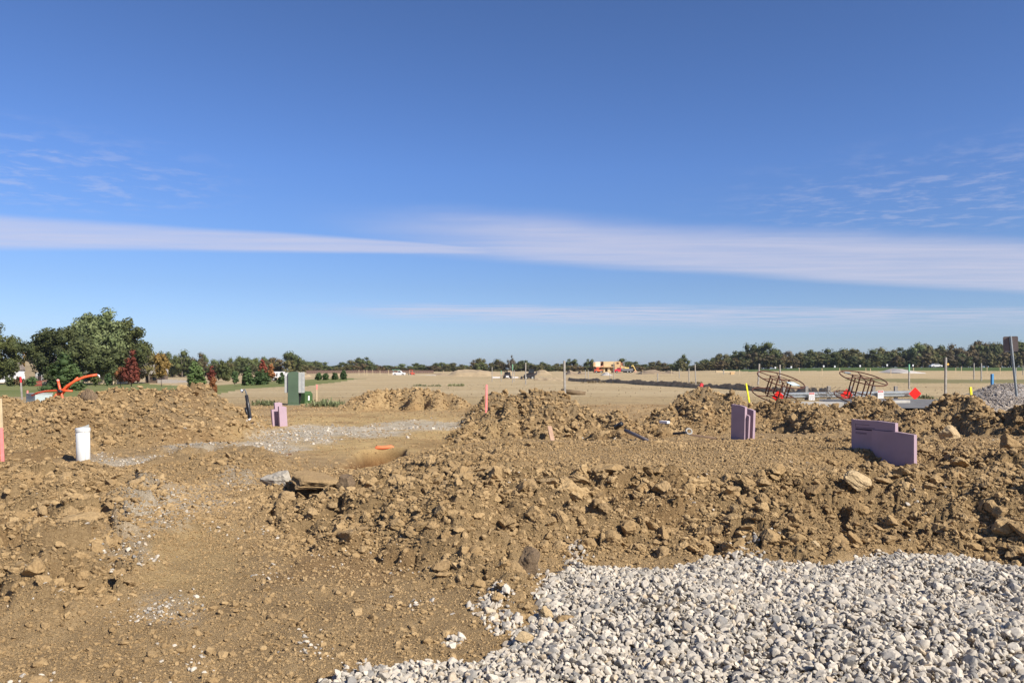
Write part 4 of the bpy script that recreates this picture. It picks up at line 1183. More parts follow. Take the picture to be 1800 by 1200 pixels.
def orange_conduits():
    Y = 27.0; g = 'bundle of bent orange conduits'
    def P(pts): return [(X(p, Y + d), Y + d, Zat(r, Y + d)) for p, r, d in pts]
    MB().tube(P([(94, 706, 0.1), (100, 697, 0), (107, 689, 0), (118, 678, 0), (132, 669, .1), (148, 662.5, .2), (160, 660, .3), (171, 658.5, .35)]), 0.042, 10).build('orange_conduit', M_orange, None, True, label='longest orange conduit curving up to the right end', cat='conduit', group=g)
    MB().tube(P([(110, 692, .15), (119, 681, .12), (128, 671.5, .1), (137, 663.5, .1)]), 0.036, 10).build('orange_conduit', M_orange, None, True, label='short orange conduit lying close under the longest one', cat='conduit', group=g)
    MB().tube(P([(56, 694.5, .5), (66, 690.5, .4), (80, 687.5, .2), (95, 686.5, .08), (110, 686.2, .02), (127, 687, .0)]), 0.034, 10).build('orange_conduit', M_orange, None, True, label='low nearly level orange conduit resting on the grey vault', cat='conduit', group=g)
    MB().tube(P([(102, 669.5, .0), (103.5, 676, .0), (106, 686, -.05), (110, 700, -.08), (111, 708, -.1)]), 0.042, 10).build('orange_conduit', M_orange, None, True, label='upright orange conduit with a pale capped top', cat='conduit', group=g)
    MB().tube(P([(91, 702, -.1), (98, 695, -.1), (104, 688, -.1)]), 0.045, 10).build('orange_conduit', M_orangein, None, True, label='stubby dusty orange conduit in the foot of the bundle', cat='conduit', group=g)
    MB().tube(P([(103, 688, -.16), (105, 687, -.16), (108.5, 689, -.16)]), 0.055, 10).build('tie_wrap', M_black, None, True, label='black wrap binding the orange conduits where they cross', cat='tie wrap')
    bm = MB(); bmesh.ops.create_icosphere(bm.bm, subdivisions=2, radius=0.05); bmesh.ops.translate(bm.bm, verts=bm.bm.verts, vec=Vector(P([(101.8, 668.6, 0)])[0]))
    bm.build('end_cap', plain('cap_pink', (0.72, 0.30, 0.24), 0.6), None, True, label='pale pink round cap on the upright orange conduit', cat='cap')
    MB().tube(P([(171, 658.5, .33), (174, 659.5, .3), (175, 663, .3)]), 0.022, 8).build('white_tail', M_white, None, True, label='white curled tail at the tip of the longest conduit', cat='cord')
orange_conduits()

def reel(label, pxc, pyc, Y, R, tiltx, tilty, H, rotz, tag=None):
    """rusty steel reel lying on its side: two ringed wheels, spokes and a cage of drum rods"""
    t = thing('cable_reel', label, 'cable reel', (X(pxc, Y), Y, Zat(pyc, Y)), (tiltx, tilty, rotz))
    for z, nm in ((0, 'upper_wheel'), (-H, 'lower_wheel')):
        w = MB().ring(R, 0.026, Matrix.Translation((0, 0, z)), 56, 6).build('wheel_rim', M_rust, t, True)
        MB().ring(R * 0.42, 0.016, Matrix.Translation((0, 0, z)), 30, 5).build('inner_ring', M_rust, w, True)
        for k in range(6):
            a = k * math.pi / 3 + 0.35
            MB().tube([(math.cos(a) * 0.05, math.sin(a) * 0.05, z), (math.cos(a) * R, math.sin(a) * R, z)], 0.020, 6).build('spoke', M_rust, w)
        MB().lathe([(0.09, z - 0.02), (0.09, z + 0.02)], 12).build('hub', M_rust, w)
    for k in range(6):
        a = k * math.pi / 3 + 0.35
        MB().tube([(math.cos(a) * R * .46, math.sin(a) * R * .46, 0.03), (math.cos(a) * R * .46, math.sin(a) * R * .46, -H - 0.03)], 0.032, 7).build('drum_rod', M_rust, t)
    if tag:
        MB().box(tag[0], tag[1], (0, 0, tag[3])).build('tag_plate', tag[2], t)
    return t
reel('rusty round wire reel with a pale blue tag plate, left of the pair', 1372.5, 667, 36.5, 1.07, 0.33, 0.17, 0.84, 0.1, ((0.38, -0.52, 0.045), (0.46, 0.40, 0.012), plain('pale_blue_plate', (0.50, 0.62, 0.68), 0.4), 0.4))
reel('rusty round wire reel with a dark bracket, right of the pair', 1517.5, 664.5, 36.0, 1.02, 0.31, 0.13, 0.98, 0.05, ((-0.55, 0.45, 0.04), (0.30, 0.10, 0.03), M_galv2, 0.2))

def guardrail():
    Yr = 42.0
    x0, x1 = X(1368, Yr), X(1604, Yr)
    zt = Zat(690.0, Yr)
    t = thing('guardrail', 'galvanised steel barrier rail behind the rusty reels', 'guardrail', (x0, Yr, 0))
    L = x1 - x0
    # W-beam profile swept along x, gently rising to the right
    prof = [(0.00, 0.16), (-0.05, 0.13), (-0.085, 0.10), (-0.085, 0.055), (-0.02, 0.02), (-0.02, -0.02), (-0.085, -0.055), (-0.085, -0.10), (-0.05, -0.13), (0.0, -0.16)]
    mb = MB()
    n = 24; rows = []
    for i in range(n + 1):
        f = i / n; zz = zt - 0.16 + f * 0.10
        rows.append([mb.bm.verts.new((f * L, y_, zz + z_)) for y_, z_ in prof] + [mb.bm.verts.new((f * L, y_ + 0.006, zz + z_)) for y_, z_ in prof[::-1]])
    m = len(rows[0])
    for a, b in zip(rows[:-1], rows[1:]):
        for k in range(m): mb.bm.faces.new((a[k], a[(k + 1) % m], b[(k + 1) % m], b[k]))
    mb.bm.faces.new(rows[0]); mb.bm.faces.new(rows[-1][::-1])
    mb.build('beam', M_galv, t)
    for k in range(6):
        f = (k + 0.3) / 6
        MB().box((f * L, 0.12, 0.26), (0.15, 0.15, 0.95)).build('post', M_grayw, t)
        MB().box((f * L, 0.03, zt - 0.16 + f * 0.1), (0.10, 0.06, 0.24)).build('spacer_block', M_grayw, t)
    gd = 'red diamond markers on the barrier'
    for px, py, lab in ((1368, 697, 'red diamond marker half hidden behind the left reel'), (1488, 694, 'red diamond marker left of the right reel'), (1608.5, 691.5, 'red diamond marker at the right end of the barrier')):
        Yd = Yr - 0.35
        q = thing('diamond_marker', lab, 'sign', (X(px, Yd), Yd, Zat(py, Yd)), (0.05, 0, random.uniform(-.12, .12)), gd)
        d = MB().box((0, 0, 0), (0.47, 0.012, 0.47), (0, math.pi / 4, 0), bevel=0.004).build('diamond_plate', M_reddia, q)
        MB().box((0, 0.05, -0.45), (0.07, 0.06, 0.9)).build('post', M_lath, q)
        for a in range(2):
            pts = [(-0.30, -0.012, 0.0), (0.30, -0.012, 0.0)] if a == 0 else [(0, -0.012, -0.30), (0, -0.012, 0.30)]
            if px < 1600 and a == 0: pass
    gs = 'white notices with red headers on the barrier'
    for px, py, hh, lab in ((1427, 697, 0.45, 'white notice with red header left of the right reel'), (1548, 693, 0.42, 'white notice with red header near the right barrier end')):
        Yd = Yr - 0.20
        q = thing('notice_sign', lab, 'sign', (X(px, Yd), Yd, Zat(py, Yd)), (0, -0.02, 0), gs)
        MB().box((0, 0, 0), (0.31, 0.012, hh), bevel=0.003).build('panel', M_white, q)
        hd = MB().box((0, -0.009, hh / 2 - 0.06), (0.26, 0.004, 0.085)).build('red_header', plain('header_red', (0.50, 0.06, 0.05), 0.5), q)
        MB().box((0, -0.012, hh / 2 - 0.06), (0.19, 0.002, 0.02)).build('printed_line', M_white, hd)
        for k in range(3): MB().box((0, -0.0085, 0.04 - k * 0.05), (0.22, 0.003, 0.010)).build('printed_line', M_lgray, q)
    # bare brush lying in front of the rail
    random.seed(12)
    mb = MB()
    for k in range(26):
        p = Vector((X(random.uniform(1450, 1490), 41), 41 + random.uniform(-.3, .2), random.uniform(0.1, 0.4)))
        a = random.uniform(0, 6.28); e = p + Vector((math.cos(a) * random.uniform(.3, .7), 0.1 * math.sin(a), random.uniform(-.1, .5)))
        mb.tube([p, p.lerp(e, .5) + Vector((0, 0, .05)), e], 0.010, 4)
    mb.build('dead_brush', M_bark, None, label='bare dead branches caught on the barrier left of the right reel', cat='brush', kind='stuff')
    mb = MB()
    for k in range(5):
        p = Vector((X(1441 + k * 2, 41.3), 41.3, 0.2)); mb.tube([p, p + Vector((0.06 * (k - 2), 0, 0.35)), p + Vector((0.1 * (k - 2), 0, 0.5))], 0.008, 4)
    mb.build('dead_twigs', M_bark, None, label='few upright dead twigs before the barrier right of the first notice', cat='brush', kind='stuff')
guardrail()

def road():
    # asphalt stub with concrete kerbs in front of the barrier
    x0 = X(1390, 36)
    def strip(name, pts, z, mat, label, th=0.0, kind='structure', cat=None):
        mb = MB(); vs = [mb.bm.verts.new((p[0], p[1], z)) for p in pts]; mb.bm.faces.new(vs)
        if th:
            r = bmesh.ops.extrude_face_region(mb.bm, geom=mb.bm.faces[:]); bmesh.ops.translate(mb.bm, verts=[v for v in r['geom'] if isinstance(v, bmesh.types.BMVert)], vec=(0, 0, th))
        return mb.build(name, mat, None, kind=kind, label=label)
    strip('road', [(X(1560, 30), 30), (X(1700, 30), 30), (X(1690, 38), 38), (X(1560, 39.5), 39.5), (X(1440, 39), 39), (X(1440, 36.5), 36.5)], 0.17, M_asph, 'short grey asphalt stub before the barrier')
    def bar(name, p, q, w, z, th, mat, label):
        p = Vector(p); q = Vector(q); L = (q - p).length; c = (p + q) / 2
        return MB().box((0, 0, 0), (L, w, th), bevel=0.02).build(name, mat, None, loc=(c.x, c.y, z), rot=(0, 0, math.atan2(q.y - p.y, q.x - p.x)), kind='structure', label=label)
    bar('kerb', (X(1370, 33.4), 33.4), (X(1480, 33.4), 33.4), 0.45, 0.14, 0.24, M_conc, 'pale concrete kerb in front of the barrier')
    bar('kerb', (X(1545, 34.4), 34.4), (X(1595, 34.8), 34.8), 0.35, 0.16, 0.24, M_conc, 'broken end of the concrete kerb by the asphalt')
road()

def slabs():
    g = 'loose boards and pieces lying on the mound'
    def pc(name, px0, py0, px1, py1, Y, r, mat, lab, cat, shape='tube', dy=0.15):
        a = Vector((X(px0, Y), Y, Zat(py0, Y))); b = Vector((X(px1, Y - dy), Y - dy, Zat(py1, Y - dy)))
        if shape == 'tube': return MB().tube([a, a.lerp(b, .5) + Vector((0, 0, .005)), b], r, 10).build(name, mat, None, True, label=lab, cat=cat)
        c = (a + b) / 2; d = b - a
        o = MB().box((0, 0, 0), (d.length, r * 2, r * 1.1), bevel=0.004).build(name, mat, None, loc=c, label=lab, cat=cat)
        o.rotation_euler = d.to_track_quat('X', 'Z').to_euler(); return o
    pc('pipe_offcut', 1099, 756, 1154, 782, 15.4, 0.034, plain('grey_pipe', (0.17, 0.14, 0.13), 0.6, var=0.15), 'grey-brown pipe length sloping down the central mound', 'pipe', dy=1.1)
    pc('wooden_board', 1214, 764, 1284, 774, 14.9, 0.032, plain('old_board', (0.23, 0.15, 0.095), 0.8, var=0.2), 'dark brown board lying left of the pink stack', 'board', 'box')
    mb = MB().ring(0.055, 0.018, Matrix.Translation((X(1211, 15.1), 15.1, Zat(758, 15.1))) @ Euler((1.1, 0.3, 0)).to_matrix().to_4x4(), 18, 6)
    mb.build('pipe_collar', M_conc, None, True, label='pale round collar at the left end of the brown board', cat='pipe fitting')
    pc('plastic_scrap', 1184, 762, 1206, 760, 15.0, 0.040, M_black, 'black plastic scrap left of the pale collar', 'scrap', 'box')
    pc('elbow_fitting', 1082, 752, 1093, 744, 15.6, 0.045, M_black, 'black pipe elbow above the sloping grey pipe', 'pipe fitting')
    pc('white_scrap', 1161, 741, 1175, 742, 17.3, 0.05, M_white, 'small white board scrap on the mound', 'scrap', 'box')
    pc('wood_scrap', 966, 750, 972, 778, 17.6, 0.045, plain('pinkish_wood', (0.45, 0.28, 0.18), 0.8), 'short pinkish timber offcut on the central mound face', 'board', 'box', dy=0.6)
    pc('rebar', 470, 797, 525, 801, 15.4, 0.012, M_rust, 'thin rusty rod lying on the flat track', 'rod')
    pc('rebar', 476, 801, 512, 798, 15.2, 0.010, M_rust, 'second thin rusty rod crossing the first', 'rod')
    pc('timber_log', 986, 687, 1029, 692, 50.5, 0.16, plain('log_dark', (0.16, 0.11, 0.06), 0.9), 'dark log lying on the field beside the tall grey post', 'log', dy=0.1)
    pc('branch', 348, 687, 356, 694, 19.9, 0.02, M_bark, 'small broken stick poking from the left mound crest', 'stick', dy=0.1) if False else None
    # buried orange duct showing in the pit
    # duct lying along the far face of the pit, half sunk in the clay
    yy = np.linspace(14.0, 17.5, 180); path = []
    for px, py in ((656, 790), (663, 788), (671, 787.5), (679, 787), (687, 786), (693, 786)):
        gg = ground_z(X(px, yy), yy, False); zl = EYE - (py - HZ) / FPX * yy
        k = int(np.argmax(gg >= zl)); path.append((X(px, yy[k]), yy[k] - .01, float(gg[k]) + .01))
    path[0] = (path[0][0], path[0][1] + .12, path[0][2] - .06); path[-1] = (path[-1][0], path[-1][1] + .12, path[-1][2] - .06)
    MB().tube(path, .04, 10).build('orange_duct', M_orangein, None, True, label='buried orange duct crossing the upper end of the pit', cat='conduit')
    for px, py, Y, lab in ((641, 794, 15.2, 'small orange duct stub beside the pit'), (629, 808, 14.2, 'lowest orange duct stub beside the pit')):
        gx = gz(X(px, Y), Y)
        MB().tube([(X(px, Y), Y + .08, gx - .06), (X(px + 1, Y), Y - .02, gx + .035)], 0.035, 8).build('orange_duct', M_orangein, None, True, label=lab, cat='conduit')
    pc('orange_duct', 424, 764, 434, 762, 19.6, 0.045, M_orangein, 'dusty orange duct end by the foot of the black pipe', 'conduit', dy=0.05)
slabs()

def sign():
    Y = 27.5; g0 = (X(1790, Y), Y, Zat(726, Y))
    t = thing('road_sign', 'leaning road sign seen from its brown back at right', 'road sign', g0)
    def p(px, py, dy=0): return (X(px, Y) - g0[0], dy, Zat(py, Y) - g0[2])
    a = Vector(p(1790, 726)); b = Vector(p(1775.5, 590.5))
    q = (b - a).to_track_quat('Z', 'Y')
    L = (b - a).length
    o = MB()
    o.prism([(-0.035, 0), (0.035, 0), (0.035, L), (-0.035, L)], 0.0, 0.012)
    o.prism([(-0.011, 0), (0.011, 0), (0.011, L), (-0.011, L)], -0.045, -0.001)
    post = o.build('post', M_galv2, t, rot=(0, -math.atan2(a.x - b.x, b.z - a.z), 0.0), loc=a)
    e = MB().box((0.012, -0.047, L / 2), (0.02, 0.006, L)).build('post_edge', M_galv, post)
    w, h = 23 / FPX * Y, 27 / FPX * Y
    pl = []
    rr = 0.05
    for cx, cz, a0 in ((w / 2 - rr, -h / 2 + rr, -math.pi / 2), (w / 2 - rr, h / 2 - rr, 0), (-w / 2 + rr, h / 2 - rr, math.pi / 2), (-w / 2 + rr, -h / 2 + rr, math.pi)):
        for k in range(5):
            an = a0 + k * math.pi / 8; pl.append((cx + rr * math.cos(an), cz + rr * math.sin(an)))
    c = p(1777.5, 604.5)
    MB().prism(pl, 0, 0.006).build('sign_plate', M_signback, t, loc=(c[0], 0.03, c[2]), rot=(0, -0.03, -0.38))
    MB().prism([(-w / 2 + .05, 0), (w / 2 - .15, 0), (w / 2 - .15, 0.012), (-w / 2 + .05, 0.012)], 0.0, 0.004).build('bottom_edge', M_galv, t, loc=(c[0], 0.022, c[2] - h / 2 + 0.004), rot=(0, -0.03, -0.38))
sign()

def posts():
    random.seed(21)
    gp = 'weathered posts standing across the field'
    L = [(993, 634, 690, 50, .16, -.02, 'tall grey weathered post with a log at its foot', None), (924, 637, 675, 84, .14, 0.0, 'tall thin white post in front of the dark loader', None),
         (901, 640, 671, 95, .12, 0.0, 'green-topped post right of the small black vehicle', 'g'), (865, 645, 670, 100, .10, 0, 'pale post at the end of the large far mound', None), (881, 651, 670, 100, .09, 0, 'short green-tipped post left of the small black vehicle', 'g'),
         (904, 650, 669, 104, .09, 0, 'short post beside the green-topped post', None), (1029, 650, 667, 110, .11, 0, 'short post left of the orange telehandler', None), (1034, 650, 667, 108, .11, 0, 'short post nearest the orange telehandler', None),
         (1079, 637, 669, 96, .10, 0, 'thin dark post before the unfinished house', None), (1072, 655, 668, 100, .09, 0, 'short thin post before the gravel heap at the house', None), (1156, 656, 670, 92, .14, 0, 'stubby post in the field right of the dump truck', None),
         (1211, 647, 669, 92, .12, 0, 'post left of the leaning one in the right field', None), (1223, 640, 671, 85, .13, -.05, 'leaning post with weeds at its base', None), (1333, 639, 672, 78, .17, .06, 'leaning pale post between yellow stake and left reel', None),
         (1371, 641, 670, 80, .16, 0, 'pale post seen through the left reel', None), (1598, 640, 678, 62, .13, 0, 'green-topped post above the barrier end', 'g'), (1662, 628, 686, 48, .15, .01, 'tallest grey post in the right field', None),
         (1712, 638, 664, 110, .16, 0, 'left post of the pair in front of the right wood', None), (1725, 638, 666, 105, .18, 0, 'right post of the pair in front of the right wood', None), (1194, 648, 662, 130, .12, 0, 'short post far off left of the right wood', None),
         (1272, 649, 655, 150, .2, 0, 'low far stub before the woods edge', None), (1786, 646, 662, 100, .12, 0, 'thin post beside the leaning road sign', None), (1798, 642, 656, 120, .12, 0, 'post at the far right edge', None)]
    for px, top, bot, Y, w, lean, lab, k in L:
        stake('field_post', lab + '', px, top, bot, Y, w * 0.8, w * 0.65, M_grayw, lean, (0.66, 1.0, plain('green_post', (0.14, 0.34, 0.20), 0.7)) if k else None, 'post', gp)
    gs = 'small survey laths in the far field'
    for px in (631, 640, 645, 655, 668, 683, 720, 780, 842, 1055, 1130, 1180, 1300, 1405, 1445, 1476, 1522, 1530, 1566, 1606, 1680, 1690, 1735, 1758):
        wh = 'left of the white pickup' if px < 700 else 'around the largest far heap' if px < 900 else 'near the unfinished house' if px < 1200 else 'behind the rusty reels' if px < 1580 else 'before the right wood'
        Y = random.uniform(150, 190) if px > 1250 else random.uniform(180, 230)
        z = float(far_z(np.array([X(px, Y)]), np.array([Y]))[0])
        o = MB().box((0, 0, .6), (.10, .05, 1.2 + random.uniform(0, .7))).build('survey_lath', M_lath, None, loc=(X(px, Y), Y, z), label='tiny pale survey lath far off in the field ' + wh, cat='stake', group=gs + ' ' + wh)
posts()

def road_signs_far():
    g = 'small white signs along the right grass bank'
    for px, py, pl in ((1363, 646, 'over the left half of the left rusty reel'), (1391, 645, 'over the right half of the left rusty reel'), (1448, 643.5, 'left one of two between the rusty reels'), (1467.5, 644, 'right one of two between the rusty reels'), (1512, 643, 'over the right rusty reel'), (1559.5, 641.5, 'above the far pale gravel heap'), (1605, 642, 'above the barrier end')):
        Y = 300
        z = Zat(py, Y)
        t = thing('small_sign', 'tiny white sign on the grass bank, ' + pl, 'sign', (X(px, Y), Y, z), group=g)
        MB().box((0, 0, 0), (.55, .03, .7)).build('panel', M_white, t)
        MB().box((0, .04, -1.0), (.08, .06, 2.0)).build('post', M_grayw, t)
    Y = 300
    t = thing('warning_sign', 'small yellow diamond warning sign on the right grass bank', 'sign', (X(1666.5, Y), Y, Zat(640, Y)))
    MB().box((0, 0, 0), (.75, .03, .75), (0, math.pi / 4, 0)).build('diamond_plate', plain('sign_yellow', (.8, .45, .08), .5), t); MB().box((0, .04, -1.1), (.08, .06, 2.0)).build('post', M_grayw, t)
road_signs_far()

# far machinery and vehicles ------------------------------------------------
def wheel(parent, x, y, r, w=0.25, name='wheel'):
    o = MB().lathe([(r * .75, -w / 2), (r, -w / 2 * .8), (r, w / 2 * .8), (r * .75, w / 2)], 16, Matrix.Rotation(math.pi / 2, 4, 'X')).build(name, M_tyre, parent, loc=(x, y, r))
    MB().lathe([(r * .45, -w / 2 - .01), (r * .45, w / 2 + .01)], 12, Matrix.Rotation(math.pi / 2, 4, 'X')).build('rim', M_lgray, o)
    return o

def far_vehicles():
    # utility vehicle seen head on
    Y = 138; z = Zat(667, Y); M_d = plain('machine_dark', (0.035, 0.03, 0.032), 0.5)
    t = thing('utility_vehicle', 'small black off-road vehicle with roll cage facing us', 'utility vehicle', (X(892, Y), Y, z), (0, 0, math.pi / 2))
    MB().prism([(-1.2, .35), (1.2, .35), (1.25, .85), (.3, .95), (-1.2, 1.0)], -.55, .55).build('body', M_d, t)
    MB().box((-1.22, 0, .55), (.04, .5, .3)).build('front_plate', M_white, t)
    for sx in (-.55, .65):
        for sy in (-.5, .5): MB().tube([(sx, sy, .9), (sx * .8, sy * .85, 1.62)], .035, 6).build('cage_bar', M_d, t)
    MB().box((0.05, 0, 1.65), (1.2, 1.0, .07)).build('roof', M_d, t)
    MB().box((.3, 0, 1.1), (.4, .9, .4)).build('seat', M_d, t)
    for sx in (-.85, .85):
        for sy in (-.6, .6): wheel(t, sx, sy, .33, .28)
    # skid steer
    Y = 132; z = Zat(667.5, Y)
    t = thing('skid_steer_loader', 'dark skid steer loader behind the tall white post', 'loader', (X(930, Y), Y, z))
    MB().prism([(-.9, .3), (.9, .3), (.95, 1.1), (-.1, 1.15), (-.9, .8)], -.6, .6).build('body', M_d, t)
    MB().prism([(-.15, 1.1), (.85, 1.1), (.8, 1.75), (.05, 1.75)], -.45, .45).build('cab', M_glass, t)
    MB().box((.42, 0, 1.8), (.95, 1.0, .08)).build('cab_roof', M_d, t)
    MB().tube([(.8, -.66, 1.2), (-.4, -.66, 1.0), (-1.1, -.66, .35)], .06, 6).build('lift_arm', M_d, t); MB().tube([(.8, .66, 1.2), (-.4, .66, 1.0), (-1.1, .66, .35)], .06, 6).build('lift_arm', M_d, t)
    MB().prism([(-1.1, .1), (-1.5, .12), (-1.35, .6), (-1.1, .6)], -.7, .7).build('bucket', M_d, t)
    for sx in (-.5, .55):
        for sy in (-.62, .62): wheel(t, sx, sy, .36, .3)
    # white pickup with green load
    Y = 215; z = Zat(661, Y) + 0.0
    t = thing('pickup_truck', 'white pickup truck carrying a pale green ladder rack', 'pickup truck', (X(702, Y), Y, z))
    MB().prism([(-1.7, .35), (1.55, .35), (1.6, .75), (1.5, .95), (.75, 1.0), (-.3, 1.0), (-1.7, 1.0)], -.85, .85).build('body', M_white, t)
    MB().prism([(-.35, 1.0), (.75, 1.0), (.35, 1.5), (-.3, 1.5)], -.75, .75).build('cab', M_white, t)
    MB().prism([(-.25, 1.03), (.62, 1.03), (.3, 1.4), (-.22, 1.4)], -.77, .77).build('window', M_glass, t)
    MB().box((-.9, 0, 1.72), (2.0, 1.3, .08)).build('ladder_rack', plain('pale_green', (.25, .55, .35), .5), t)
    for sx in (-1.6, -.3): MB().box((sx, 0, 1.35), (.05, 1.2, .7)).build('rack_leg', M_galv2, t)
    for sx in (-1.1, 1.05):
        for sy in (-.8, .8): wheel(t, sx, sy, .34, .22)
    # orange-red machine
    M_om = plain('machine_orange', (.55, .10, .06), .5)
    t = thing('compact_tractor', 'small red compact machine right of the white pickup', 'tractor', (X(724, Y), Y, z))
    MB().prism([(-.7, .3), (.7, .3), (.7, .9), (.0, 1.0), (-.7, .9)], -.45, .45).build('body', M_om, t)
    for sx in (-.55, .1): MB().box((sx, 0, 1.3), (.07, .8, .7)).build('cab_post', M_om, t)
    MB().box((-.2, 0, 1.68), (1.0, .9, .08)).build('cab_roof', M_om, t)
    for sx, r in ((-.5, .42), (.55, .28)):
        for sy in (-.5, .5): wheel(t, sx, sy, r, .22)
    # low white forms / pallets on the field
    g = 'low pale foundation forms on the far field'
    for px0, px1, py, Y, lab in ((733, 745, 659, 205, 'low white form board right of the red machine'), (747, 766, 659, 205, 'longer low white form board left of the big far mound'), (866, 879, 663, 142, 'low white form board left of the black utility vehicle'), (894, 911, 663, 142, 'low white form board right of the black utility vehicle'), (1258, 1292, 652, 190, 'long low pale form board before the woods edge')):
        MB().box((0, 0, .15), ((px1 - px0) / FPX * Y, .6, .38)).build('form_board', M_lath if px0 > 1000 else M_white, None, loc=(X((px0 + px1) / 2, Y), Y, Zat(py + 2.3, Y)), label=lab, cat='form board', group=g)
    t = thing('block_stack', 'small tan stack on the pale form board before the woods', 'stack', (X(1287, 190), 190, 0.05)); MB().box((0, 0, .55), (.9, .8, .6)).build('block', M_timber, t)
    # white trailer with dark marks near the cabinet
    Y = 150; zz = float(far_z(np.array([X(488, Y)]), np.array([float(Y)]))[0])
    t = thing('site_trailer', 'white trailer with a dark figure-like mark left of the cabinet', 'trailer', (X(488, Y), Y, zz))
    w = 22 / FPX * Y; zt = Zat(653, Y) - zz; zb_ = Zat(663.5, Y) - zz
    MB().box((0, 0, (zt + zb_) / 2), (w, 1.6, zt - zb_), bevel=.06).build('body', M_white, t)
    MB().prism([(-.05, zb_ + .25), (.15, zb_ + .2), (.22, zb_ + .7), (.1, zb_ + .95), (-.02, zb_ + .6)], -.815, -.805).build('dark_mark', M_black, t)
    MB().box((-.85, -.81, zb_ + .15), (.12, .02, .45)).build('dark_mark', M_black, t)
    for sx in (-.6, .6): wheel(t, sx, 0, max(.2, zb_ * .6), 1.2)
    # white car far right
    Y = 300
    t = thing('parked_car', 'white car far off behind the right grass bank', 'car', (X(1645, Y), Y, Zat(645.5, Y)))
    MB().prism([(-2.1, .3), (2.1, .3), (2.1, .8), (1.2, .95), (.7, 1.4), (-.9, 1.4), (-1.5, .95), (-2.1, .9)], -.85, .85).build('body', M_white, t)
    MB().prism([(-1.3, .97), (1.05, .97), (.62, 1.32), (-.82, 1.32)], -.87, .87).build('window', M_glass, t)
    for sx in (-1.3, 1.3):
        for sy in (-.8, .8): wheel(t, sx, sy, .33, .2)
far_vehicles()


